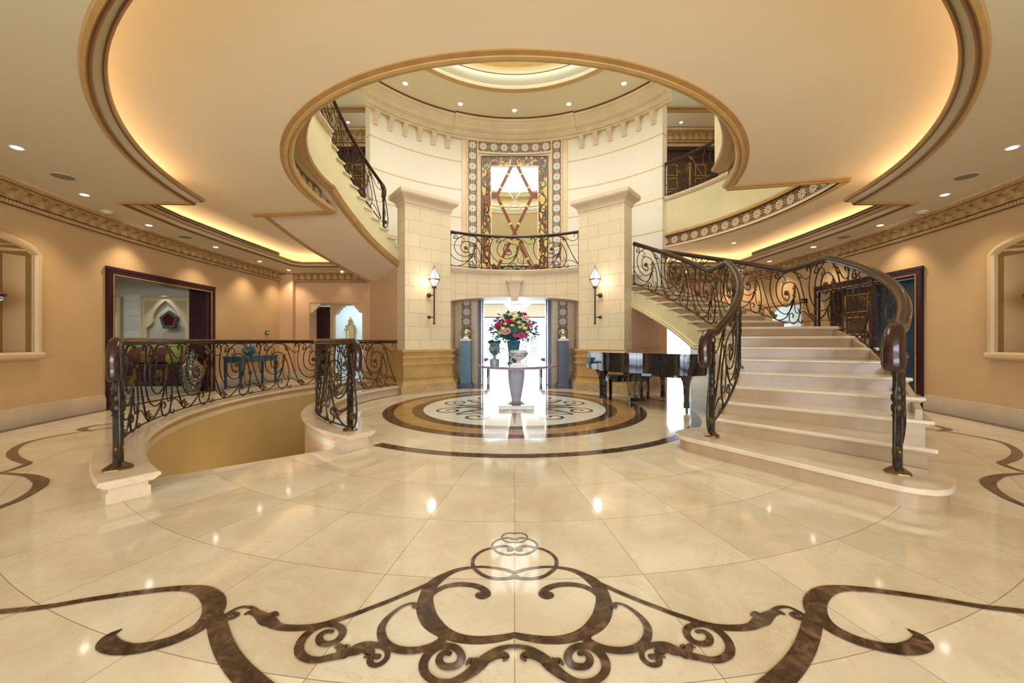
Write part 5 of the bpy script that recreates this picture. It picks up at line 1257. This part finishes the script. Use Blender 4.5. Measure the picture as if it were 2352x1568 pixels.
# ---------------------------------------------------------------- ceiling fittings
def downlight(x, y, z, label, power=26, spot=75, col=(1, .80, .58), grp='recessed ceiling downlights', r_=.043, lens='lamp_white'):
    o = thing('recessed_downlight', label, 'downlight', grp, loc=(x, y, z))
    MB().lathe([(r_+.02, -.004), (r_+.02, 0), (r_, 0), (r_, -.006)], 16).build('bezel', 'white_stone', o)
    MB().lathe([(r_, -.007), (r_, -.001)], 16).build('lens', lens, o, smooth=0)
    if power:
        l = bpy.data.lights.new('downlight_lamp', 'SPOT'); l.energy = power; l.color = col; l.spot_size = R(spot); l.spot_blend = .85; l.shadow_soft_size = .04
        q = bpy.data.objects.new('downlight_lamp', l); COL.objects.link(q); q.parent = o; q.location = (0, 0, -.03)
    return o
sidey = [(4.3, 5.65, 'nearest the camera'), (5.68, 6.45, 'second from the camera'), (7.17, 6.92, 'third from the camera'), (8.82, 6.96, 'fourth from the camera'), (10.4, 7.0, 'fifth from the camera'), (11.65, 6.95, 'nearest the back corner')]
for sd, nm in ((-1, 'left'), (1, 'right')):
    for y, x, w_ in sidey: downlight(sd*x, y, CEIL, 'ceiling downlight above the %s wall, %s' % (nm, w_), 80, 100)
    for x, w_ in ((5.4, 'centre'), (4.5, 'inner')): downlight(sd*x, 11.85, CEIL, 'ceiling downlight before the %s back wall, the %s one' % (nm, w_), 26)
downlight(5.70, 9.85, TRAY, 'single downlight in the lit tray beyond the right gallery', 20)
for a, w_ in ((46, 'far right'), (68, 'right of centre'), (90, 'centre'), (112, 'left of centre'), (134, 'far left')):
    q = P(4.15, a, UPC); downlight(q[0], q[1], q[2], 'high ceiling downlight above the curved wall, %s' % w_, 45, 70, (1, .9, .75), 'high downlights in a ring', r_=.06)
for sd, nm in ((-1, 'left'), (1, 'right')): downlight(sd*5.1, 11.6, 7.91, 'downlight over the upstairs %s door' % nm, 26, 90, (1, .85, .65), 'upstairs door downlights')
for sd, nm in ((-1, 'left'), (1, 'right')):
    for y, x, w_ in ((5.05, 6.02, 'near'), (7.98, 6.93, 'far')):
        o = thing('ceiling_speaker', 'round grey ceiling speaker grille on the %s side, the %s one' % (nm, w_), 'speaker', loc=(sd*x, y, CEIL))
        MB().lathe([(.125, -.005), (.125, 0), (.001, 0)], 28).build('rim', 'ceiling_paint', o); MB().lathe([(.11, -.008), (.11, -.002), (.001, -.002)], 28).build('grille', 'speaker_grey', o)
    o = thing('smoke_detector', 'small round cream smoke detector on the %s ceiling' % nm, 'smoke detector', loc=(sd*6.88, 6.40, CEIL))
    MB().lathe([(.001, -.05), (.04, -.05), (.045, -.035), (.07, -.03), (.085, -.012), (.085, 0)], 20).build('body', 'smoke_white', o)
    MB().lathe([(.03, -.056), (.03, -.05), (.001, -.05)], 12).build('sensor', 'speaker_grey', o)
bl = bpy.data.lights.new('stairwell_fill', 'POINT'); bl.energy = 9; bl.color = (1, .86, .62); bl.shadow_soft_size = .25  # added fill that brightens the stairwell wall; no fitting belongs to it
q = bpy.data.objects.new('stairwell_fill', bl); COL.objects.link(q); q.location = P(4.0, 192, -.9)
# lounge and back room: an added area fill in each, then the lounge spots
area_light('lounge_fill', (-11.0, 9.0, 2.95), (0, 0, 0), 3.0, 50, (1, .97, .92), sizey=2)
area_light('back_room_fill', (-6.2, 13.9, 2.9), (0, 0, 0), 1.5, 50, (.85, .95, 1), sizey=1)
for x in (-12.5, -10.5, -8.9):
    l = bpy.data.lights.new('lounge_spot', 'SPOT'); l.energy = 30; l.spot_size = R(70); l.spot_blend = .5; l.color = (1, .97, .92)
    q = bpy.data.objects.new('lounge_spot', l); COL.objects.link(q); q.location = (x, 11.1, 2.98)
# ================================================================== HALL FURNISHINGS
# mosaic-framed mirror on the curved wall
MZ0, MZ1, MW = 3.05, 7.02, 1.04; MY = 11.97
m_ = thing('mosaic_mirror', 'tall mirror in a red and yellow mosaic frame above the balcony', 'mirror', loc=(0, MY, 0))
MB().box((0, 0, (MZ0+MZ1)/2), (2*MW-.1, .03, MZ1-MZ0-.1)).build('glass', 'mirror', m_, smooth=0)
mb = MB(); fw = .30
for s in (-1, 1): mb.box((s*(MW-fw/2), -.03, (MZ0+MZ1)/2), (fw, .05, MZ1-MZ0))
mb.box((0, -.03, MZ1-fw/2), (2*MW-2*fw, .05, fw)); mb.build('frame', 'red_mosaic', m_, smooth=0)
mb = MB()
for s in (-1, 1):
    mb.box((s*MW, -.035, (MZ0+MZ1)/2), (.03, .07, MZ1-MZ0))
mb.box((0, -.035, MZ1), (2*MW, .07, .03)); mb.build('black_border', 'mosaic_black', m_, smooth=0)
mb = MB()
for s in (-1, 1): mb.box((s*(MW-fw), -.03, (MZ0+MZ1)/2-.15), (.02, .06, MZ1-MZ0-.3))
mb.box((0, -.03, MZ1-fw), (2*MW-2*fw, .06, .02)); mb.build('white_edge', 'white_stone', m_, smooth=0)
def vrib(mb, pts, y, k=6):
    q = catmull(pts, k); n = len(q); vs = []
    for i, p in enumerate(q):
        a = q[max(i-1, 0)]; b = q[min(i+1, n-1)]; t = Vector((b[0]-a[0], b[1]-a[1])); t = t.normalized() if t.length > 1e-9 else Vector((1, 0)); w_ = p[2]/2
        for yy in (y, y+.012): vs += [(p[0]-t.y*w_, yy, p[1]+t.x*w_), (p[0]+t.y*w_, yy, p[1]-t.x*w_)]
    fs = []
    for i in range(n-1):
        a = 4*i; b = a+4; fs += [(a, a+1, b+1, b), (a+2, b+2, b+3, a+3), (a, b, b+2, a+2), (a+1, a+3, b+3, b+1)]
    mb.add(vs, fs)
sc = [(.08, .0, .012), (.03, .04, .02), (-.05, .02, .026), (-.09, -.06, .03), (-.05, -.14, .03), (.02, -.13, .026), (.03, -.07, .02), (-.01, -.05, .015)]
sS = [(-.01, .33, .015), (.05, .36, .022), (.08, .30, .028), (.05, .22, .03), (-.03, .16, .026), (-.07, .05, .024), (-.05, -.06, .026), (.03, -.16, .03), (.07, -.26, .034), (.02, -.34, .03), (-.05, -.32, .026), (-.06, -.25, .02), (-.01, -.24, .014)]
zc = MZ1-.60; k = 0
while zc > MZ0+.2:
    for s in (-1, 1):
        fl2 = s if k % 2 == 0 else -s
        mb = MB(); vrib(mb, [(s*(MW-fw/2)+fl2*x*1.25, zc+z*1.08, w_*1.2) for x, z, w_ in sS], -.068); mb.build('black_scroll', 'mosaic_black' if k % 2 else 'mosaic_teal', m_, smooth=0)
        mb = MB(); vrib(mb, [(s*(MW-fw/2)+fl2*x*1.0-fl2*.03, zc+z*.95, w_*.8) for x, z, w_ in sS[2:-3]], -.062); mb.build('yellow_leaf', 'mosaic_yellow', m_, smooth=0)
    zc -= .80; k += 1
for s in (-1, 1):
    mb = MB(); vrib(mb, [(s*(.40-z*1.0), MZ1-fw/2+x*1.0, w_) for x, z, w_ in sS], -.068); mb.build('black_scroll', 'mosaic_teal', m_, smooth=0)
    mb = MB(); vrib(mb, [(s*(.40-z*.95), MZ1-fw/2+x-.03, w_*.8) for x, z, w_ in sS[2:-3]], -.064); mb.build('yellow_leaf', 'mosaic_yellow', m_, smooth=0)
    mb = MB(); vrib(mb, [(s*(.90+x*.8), MZ1-.2+z, w_) for x, z, w_ in sc], -.066); mb.build('black_scroll', 'mosaic_teal', m_, smooth=0)
# diamond glazing bars in mosaic and bevelled strips
def strip(name, mat, a, b, w_, y, t=.03):
    d = Vector((b[0]-a[0], 0, b[1]-a[1])); L = d.length; mb = MB().box(((a[0]+b[0])/2, y, (a[1]+b[1])/2), (L, t, w_), 0, ry=-atan2(d.z, d.x)); return mb.build(name, mat, m_, smooth=0)
iw = MW-fw; zt = MZ1-fw; zm = [zt, zt-.93, zt-2.05, zt-3.25, MZ0]
strip('mosaic_bar', 'mosaic_red', (-.10, zt), (-.56, zm[1]), .09, -.03); strip('mosaic_bar', 'mosaic_red', (.10, zt), (.56, zm[1]), .09, -.03)
strip('mosaic_bar', 'mosaic_red', (-.56, zm[1]), (.56, zm[3]), .09, -.03); strip('mosaic_bar', 'mosaic_red', (.56, zm[1]), (-.56, zm[3]), .09, -.032)
strip('mosaic_bar', 'mosaic_red', (-.56, zm[3]), (-.15, MZ0), .09, -.03); strip('mosaic_bar', 'mosaic_red', (.56, zm[3]), (.15, MZ0), .09, -.03)
for s in (-1, 1):
    for z in (zm[1], zm[3]): MB().box((s*(.64), -.03, z), (.22, .035, .20)).build('mosaic_bar', 'mosaic_red', m_, smooth=0)
for a, b in (((-.10, zt), (-.56, zm[1])), ((.10, zt), (.56, zm[1])), ((-.56, zm[1]), (.56, zm[3])), ((.56, zm[1]), (-.56, zm[3]))):
    n = 2 if abs(a[0]-b[0]) < .6 else 4
    for i in range(n):
        t = (i+.6)/(n+.2); c0 = (a[0]+(b[0]-a[0])*t, a[1]+(b[1]-a[1])*t); d = Vector((b[0]-a[0], b[1]-a[1])).normalized()*.03
        strip('yellow_leaf', 'mosaic_yellow', (c0[0]-d.x, c0[1]-d.y), (c0[0]+d.x, c0[1]+d.y), .10, -.04)
for a, b in (((-iw, zt), (.56, zm[2]+.15)), ((iw, zt), (-.56, zm[2]+.15)), ((-iw, zm[2]), (0, zm[1]-.1)), ((iw, zm[2]), (0, zm[1]-.1)), ((-iw, zm[2]), (.3, MZ0+.1)), ((iw, zm[2]), (-.3, MZ0+.1))):
    strip('bevelled_strip', 'chrome', a, b, .022, -.02, .02)

# wall torches on the columns
for sd, nm in ((-1, 'left'), (1, 'right')):
    t_ = .553; bx = Vector((-2.52+.92*t_, 8.70+.75*t_)); n2 = Vector((.632, -.775)); px_, py_ = bx.x+n2.x*.16, bx.y+n2.y*.16; bx_ = bx + n2*.005
    f = lambda x, y: (x if sd < 0 else -x, y)
    o = thing('wall_torch', 'tall iron wall torch with a glowing onion lantern on the %s column' % nm, 'wall light')
    X0, Y0 = f(px_, py_)
    MB().lathe([(.001, 1.60), (.024, 1.61), (.028, 1.64), (.018, 1.66), (.018, 2.44), (.024, 2.46), (.02, 2.5)], 10, (X0, Y0, 0)).build('pole', 'sconce_iron', o)
    for z, r_ in ((2.30, .055), (1.78, .04)):
        wx, wy = f(bx_.x-.05, bx_.y+.03*0)
        MB().sph((f(bx.x+n2.x*.05-.06, bx.y+n2.y*.05-.05)[0], bx.y+n2.y*.05-.05, z), r_, 14, 10).build('mounting_ball', 'sconce_iron', o, smooth=60)
        MB().tube([(f(bx.x-.06, 0)[0], bx.y-.05, z), (X0, Y0, z)], .012, 6).build('bracket_arm', 'sconce_iron', o)
    pr = [(.02, 2.48), (.05, 2.52), (.085, 2.60), (.125, 2.68), (.13, 2.72), (.11, 2.78), (.07, 2.85), (.03, 2.91), (.012, 2.94), (.001, 2.95)]
    MB().lathe([(r*.94, z) for r, z in pr], 18, (X0, Y0, 0)).build('glass_shade', 'lantern_glow', o, smooth=60)
    mb = MB()
    for k in range(6):
        a = k*pi/3; mb.tube([(X0+r*cos(a), Y0+r*sin(a), z) for r, z in pr], .006, 4)
    mb.lathe([(.128, 2.655), (.134, 2.66), (.134, 2.675), (.128, 2.68)], 18, (X0, Y0, 0)); mb.lathe([(.05, 2.47), (.055, 2.50), (.04, 2.52)], 12, (X0, Y0, 0)); mb.sph((X0, Y0, 2.99), .012, 6, 5); mb.tube([(X0, Y0, 2.94), (X0, Y0, 3.02)], .005, 4)
    mb.build('lantern_cage', 'sconce_iron', o)
    pl = bpy.data.lights.new('torch_lamp', 'POINT'); pl.energy = 7; pl.color = (1, .72, .55); pl.shadow_soft_size = .08
    p = bpy.data.objects.new('torch_lamp', pl); COL.objects.link(p); p.parent = o; p.location = (f(px_-.03, 0)[0], py_-.16, 2.62)

# round pedestal table
t = thing('pedestal_table', 'round glossy table on a fluted pedestal in the middle of the floor medallion', 'table', loc=(.03, 6.95, 0))
MB().lathe([(.001, .725), (.60, .725), (.72, .74), (.745, .755), (.745, .772), (.735, .782), (.001, .784)], 64).build('tabletop', 'table_wood', t, smooth=30)
MB().lathe([(.001, .70), (.30, .70), (.60, .722), (.60, .73), (.001, .73)], 48).build('under_plate', 'white_stone', t)
MB().lathe([(.08, .11), (.085, .14), (.105, .25), (.135, .42), (.15, .56), (.15, .66), (.16, .68), (.16, .70)], 48, flute=24, fd=.06).build('column', 'table_stone', t, smooth=50)
MB().lathe([(.16, .075), (.17, .08), (.13, .09), (.09, .11), (.08, .115), (.08, .08)], 24).build('collar', 'silver', t)
mb = MB().box((0, 0, .035), (.62, .62, .07)); o = mb.build('plinth', 'porcelain', t, smooth=0); bv = o.modifiers.new('bevel', 'BEVEL'); bv.width = .012; bv.segments = 2
TZ = .785
# tall vase with bouquet
v = thing('flower_arrangement', 'tall teal vase overflowing with pink, cream and blush flowers on the round table', 'flowers', loc=(-.02, 7.12, TZ)); v.scale = (1.2, 1.1, .84)
MB().lathe([(.001, 0), (.10, 0), (.10, .02), (.075, .05), (.085, .30), (.105, .50), (.115, .52), (.10, .52), (.001, .45)], 24).build('vase', 'vase_teal', v, smooth=50)
random.seed(11)
def rose(c, r_, mat, name):
    mb = MB(); c = Vector(c); ax = (c - Vector((0, 0, .62))).normalized(); x = ax.orthogonal().normalized(); y = ax.cross(x)
    for ringi, (n, rad, h, sz) in enumerate(((5, .15, .42, .42), (6, .45, .30, .55), (7, .78, .08, .62))):
        for k in range(n):
            a = 2*pi*(k+.5*(ringi % 2))/n; d = x*cos(a)+y*sin(a); s_ = ax.cross(d)
            b0 = c+d*rad*r_*.4; m0 = c+d*rad*r_+ax*h*r_; tp = c+d*(rad*r_*1.12)+ax*(h+.35-.12*ringi)*r_
            w_ = s_*sz*r_*.62
            mb.add([tuple(q) for q in (b0-w_*.4, b0+w_*.4, m0+w_, m0-w_, tp+w_*.55+d*.1*r_, tp-w_*.55+d*.1*r_, m0+d*.16*r_)], [(0,1,6), (0,6,3), (1,2,6), (6,2,4), (6,4,5), (6,5,3)])
    mb.sph(tuple(c+ax*r_*.15), r_*.38, 8, 6)
    mb.build(name, mat, v, smooth=50)
def on_dome(u, w_, rr=1.0):   # picture-left/right u, height w
    X = u; Z = .78 + w_; d = .40**2 - u*u - (w_*1.12)**2; return (X, -sqrt(max(.002, d))*.80*rr, Z)
fl_list = [((.165, .31), .062, 'petal_magenta'), ((.17, .20), .075, 'petal_blush'), ((-.06, .145), .078, 'petal_magenta'), ((-.23, .06), .078, 'petal_magenta'), ((.24, .07), .062, 'petal_pink'), ((-.11, -.07), .085, 'petal_blush'), ((.12, -.16), .072, 'petal_pink'), ((.03, -.155), .045, 'petal_pink'), ((-.30, -.13), .03, 'petal_pink'), ((-.17, .17), .04, 'petal_magenta'), ((.33, -.02), .045, 'petal_lilac'), ((-.34, -.03), .045, 'petal_lilac'), ((.30, .12), .04, 'petal_lilac'), ((-.27, .16), .05, 'petal_lilac')]
for (u, w_), r_, mt in fl_list: rose(on_dome(u, w_), r_, mt, 'bloom')
def cluster(c, r_, mat, name, n=16):
    mb = MB(); c = Vector(c)
    for k in range(n):
        d = Vector((random.gauss(0, 1), random.gauss(0, 1), random.gauss(0, 1))).normalized(); p = c+d*r_*random.uniform(.5, 1)
        q = d.orthogonal().normalized()*r_*.3; q2 = d.cross(q)
        mb.add([tuple(p), tuple(p+q+d*r_*.12), tuple(p+q2+d*r_*.12), tuple(p-q+d*r_*.12), tuple(p-q2+d*r_*.12)], [(0,1,2), (0,2,3), (0,3,4), (0,4,1), (1,2,3,4)])
    mb.sph(tuple(c), r_*.55, 8, 6); mb.build(name, mat, v, smooth=0)
for u, w_, r_ in ((-.17, .24, .055), (-.06, .30, .05), (.05, .25, .055), (.08, .12, .05), (-.15, -.01, .06), (-.20, -.10, .05), (.17, 0, .06), (.22, -.08, .05), (-.02, .06, .045), (.0, .34, .05), (-.12, .09, .04), (.24, .16, .045), (.10, .02, .045), (.0, .19, .05), (.14, .07, .04)): cluster(on_dome(u, w_, 1.02), r_, 'petal_cream', 'blossom_cluster')
mb = MB(); mb2 = MB()
def leaf(mb, p, d, s_):
    d = d.normalized(); q = d.orthogonal().normalized(); q = q*cos(random.random()*6)+d.cross(q)*sin(random.random()*6)
    mb.add([tuple(p), tuple(p+d*s_*.5+q*s_*.22), tuple(p+d*s_), tuple(p+d*s_*.5-q*s_*.22), tuple(p+d*s_*.5+d.cross(q)*s_*.06)], [(0,1,4), (1,2,4), (2,3,4), (3,0,4)])
mb.sph((0, 0, .76), .26, 14, 10, (1, .85, .95))
for k in range(620):
    a = random.uniform(0, 2*pi); e = random.uniform(-.75, 1.3); d = Vector((cos(a)*cos(e), sin(a)*cos(e)*.85, sin(e))); p = Vector((0, 0, .76))+d*random.uniform(.22, .37)
    leaf(mb if k % 3 else mb2, p, d+Vector((random.gauss(0, .5), random.gauss(0, .5), random.gauss(0, .5))), random.uniform(.05, .10))
o = mb.build('foliage', 'leaf_green', v, smooth=0); o['kind'] = 'stuff'
mb = mb2
for x0, L in ((-.32, .34), (-.27, .22), (-.20, .42), (-.15, .35), (.0, .52), (-.04, .5), (.15, .30), (.19, .36), (.27, .42), (.31, .48), (.34, .30), (.10, .22), (-.36, .15)):
    p0 = Vector((x0, -.22+abs(x0)*.2, .62)); pts = [p0+Vector((sin(t*3)*.015, -.03*t, -L*t)) for t in (0, .25, .5, .75, 1)]
    mb.tube([tuple(p) for p in pts], .003, 3)
    for k in range(int(L*70)):
        t = random.random(); leaf(mb, p0+Vector((sin(t*3)*.015, -.03*t, -L*t)), Vector((random.choice((-1, 1)), random.gauss(0, .5), random.gauss(-.5, .4))), .035)
o = mb.build('trailing_vines', 'leaf_blue', v, smooth=0); o['kind'] = 'stuff'
# footed tureen in front
u = thing('footed_tureen', 'painted porcelain tureen on a stepped base on the round table, in front of the vase', 'bowl', loc=(.07, 6.62, TZ))
mb = MB(); mb.box((0, 0, .012), (.30, .20, .024)); mb.box((0, 0, .034), (.22, .15, .02)); mb.build('base', 'porcelain', u, smooth=0)
MB().lathe([(.001, .044), (.055, .044), (.04, .06), (.035, .08), (.08, .11), (.14, .15), (.165, .20), (.165, .225), (.15, .23), (.145, .25), (.155, .26), (.14, .262), (.12, .24), (.001, .18)], 28).build('bowl', 'porcelain', u, smooth=50)
MB().lathe([(.162, .195), (.168, .20), (.168, .222), (.162, .225)], 28).build('painted_band', 'urn_blue', u)
for s in (-1, 1): MB().tube(catmull([(s*.11, 0, .14), (s*.14, 0, .09), (s*.12, 0, .05), (s*.10, 0, .07)], 4), .010, 6).build('handle', 'porcelain', u)
for k in range(7): MB().sph((-.10+.034*k, -.155+abs(k-3)*.012, .17+.006*abs(k-3)), .018, 8, 6, (1, .5, 1)).build('painted_motif', 'petal_lilac' if k % 2 else 'leaf_green', u)
u = thing('potted_urn', 'small grey blue urn with trailing green leaves at the left of the round table', 'urn', loc=(-.36, 6.80, TZ))
MB().lathe([(.001, 0), (.085, 0), (.085, .10), (.03, .11), (.025, .16), (.06, .19), (.095, .24), (.10, .30), (.085, .36), (.11, .385), (.10, .39), (.001, .36)], 24).build('body', 'urn_blue', u, smooth=50)
mb = MB(); random.seed(5)
for k in range(60):
    a = random.uniform(0, 6.28); leaf(mb, Vector((cos(a)*.05, sin(a)*.05, .37)), Vector((cos(a), sin(a), random.uniform(.2, 1.6))), random.uniform(.06, .12))
for k in range(50):
    x0 = random.uniform(-.08, .08); t = random.random(); leaf(mb, Vector((x0, -.11, .38-t*.22)), Vector((random.choice((-1, 1)), 0, -.6)), .045)
mb.tube([(0, 0, .3), (0, 0, .42)], .03, 6); o = mb.build('foliage', 'leaf_green', u, smooth=0); o['kind'] = 'stuff'

# ball pedestals beside the doorway
for sd, m1, lab, l2 in ((-1, 'teal_wood', 'tall teal pedestal at the left of the doorway under the archway', 'silver ball on the teal pedestal at the left'), (1, 'navy_wood', 'tall navy pedestal at the right of the doorway under the archway', 'silver ball on the navy pedestal at the right')):
    o = thing('pedestal', lab, 'pedestal', loc=(sd*1.30, 10.15, 0))
    mb = MB(); mb.box((0, 0, .035), (.36, .32, .07)); mb.box((0, 0, .085), (.31, .29, .03)); mb.build('base', 'navy_wood', o, smooth=0)
    MB().box((0, 0, .66), (.27, .26, 1.12)).build('shaft', m1, o, smooth=0)
    MB().box((0, 0, 1.245), (.28, .27, .05)).build('top_slab', 'white_stone', o, smooth=0)
    mb = MB()
    for k in range(7): mb.box((-.12+.04*k, -.137, 1.245), (.004, .006, .05))
    mb.build('top_joints', 'speaker_grey', o, smooth=0)
    b_ = thing('silver_ball', l2, 'ornament', loc=(sd*1.30, 10.15, 1.272))
    MB().box((0, 0, .02), (.15, .13, .04)).build('foot', 'white_stone', b_, smooth=0); MB().box((0, 0, .045), (.10, .10, .02)).build('collar', 'silver', b_)
    MB().sph((0, 0, .175), .13, 32, 20).build('ball', 'silver', b_, smooth=80)

# grand piano
PR = R(8); p = thing('grand_piano', 'glossy black grand piano with the lid closed beside the staircase', 'piano', loc=(1.66, 7.60, 0), rz=PR)
# local x = u along keyboard, local y = -v (tail towards the camera)
ol = [(0, -.48), (0, .22)] + [(x, y) for x, y in catmull([(.0, .22), (.02, .42), (.09, .60), (.22, .74), (.38, .84), (.54, .93), (.66, 1.07), (.74, 1.25), (.85, 1.42), (1.02, 1.52), (1.20, 1.54), (1.36, 1.47), (1.46, 1.32), (1.50, 1.12)], 5)][1:] + [(1.52, .9), (1.52, -.48)]
ol = [(x, -y) for x, y in ol]
MB().prism(ol, .665, .965).build('case', 'piano_black', p, smooth=30)
c0 = Vector((sum(x for x, y in ol)/len(ol), sum(y for x, y in ol)/len(ol)))
big = [((x-.76)*1.018+.76, (y+.5)*1.015-.5) for x, y in ol]
o = MB().prism(big, .968, .992).build('lid', 'piano_black', p, smooth=30); bv = o.modifiers.new('bevel', 'BEVEL'); bv.width = .006; bv.segments = 2; bv.limit_method = 'ANGLE'
MB().prism([((x-.76)*.99+.76, (y+.5)*.99-.5) for x, y in ol], .63, .665).build('bottom_rim', 'piano_black', p, smooth=30)
sm = [((x-.95)*.62+.98, (y+.85)*.62-.80) for x, y in ol]; MB().prism(sm, .57, .63).build('underside_block', 'piano_black', p, smooth=30)
MB().box((.76, .54, .70), (1.52, .14, .09)).build('key_bed', 'piano_black', p, smooth=0)
MB().box((.76, .56, .755), (1.30, .12, .02)).build('keys', 'white_stone', p, smooth=0)
for x in (.03, 1.49):
    MB().prism([(.46, .62), (.63, .64), (.64, .72), (.60, .80), (.56, .84), (.55, .96), (.46, .965)], x-.045, x+.045, lambda a, b, c: (c, a, b)).build('arm', 'piano_black', p, smooth=0)
for nm_, x, y in (('leg', .11, .02), ('leg', 1.40, -.02), ('leg', 1.12, -1.28)):
    l = MB().lathe([(.09, .60), (.11, .57), (.075, .50), (.062, .42), (.050, .17), (.058, .155), (.058, .06), (.001, .06)], 4, (x, y, 0)); a_ = l
    o = l.build('leg', 'piano_black', p, smooth=0)
    k_ = MB().lathe([(.14, .645), (.13, .60), (.10, .56), (.075, .52)], 4, (x, y, 0)).build('leg_bracket', 'piano_black', o, smooth=0)
    mb = MB(); mb.lathe([(.014, .03), (.014, .06)], 8, (x, y, 0)); mb.lathe([(.026, -.012), (.026, .012)], 12, (x, y, .026), ax=(1, 0, 0)); mb.build('caster', 'brass', o)
ly = MB(); ly.box((.78, -.12, .045), (.30, .12, .07)); ly.box((.78, -.12, .60), (.40, .14, .05)); o = ly.build('lyre_box', 'piano_black', p, smooth=0)
mb = MB(); mb.box((.72, -.12, .33), (.03, .03, .54)); mb.box((.84, -.12, .33), (.03, .03, .54)); mb.build('lyre_post', 'piano_black', o, smooth=0)
mb = MB()
for x in (.72, .78, .84): mb.tube([(x, -.14, .06), (x, -.14, .6)], .006, 5)
mb.tube([(.70, -.10, .08), (.66, .12, .6)], .005, 4); mb.tube([(.86, -.10, .08), (.92, .12, .6)], .005, 4); mb.build('lyre_rods', 'chrome', o)
for x in (.72, .78, .84): MB().box((x, .0, .05), (.025, .12, .012)).build('pedal', 'brass', o)
b_ = thing('piano_bench', 'black piano bench standing behind the grand piano', 'bench', loc=(2.36, 7.98, 0), rz=PR)
o = MB().box((0, 0, .48), (.94, .38, .05)).build('seat', 'piano_black', b_); bv = o.modifiers.new('bevel', 'BEVEL'); bv.width = .015; bv.segments = 3
MB().box((0, 0, .415), (.86, .32, .09)).build('apron', 'piano_black', b_, smooth=0)
for dx in (-.41, .41):
    for dy in (-.14, .14): MB().lathe([(.042, .44), (.030, .08), (.036, .06), (.032, 0), (.001, 0)], 4, (dx, dy, 0)).build('leg', 'piano_black', b_, smooth=0)
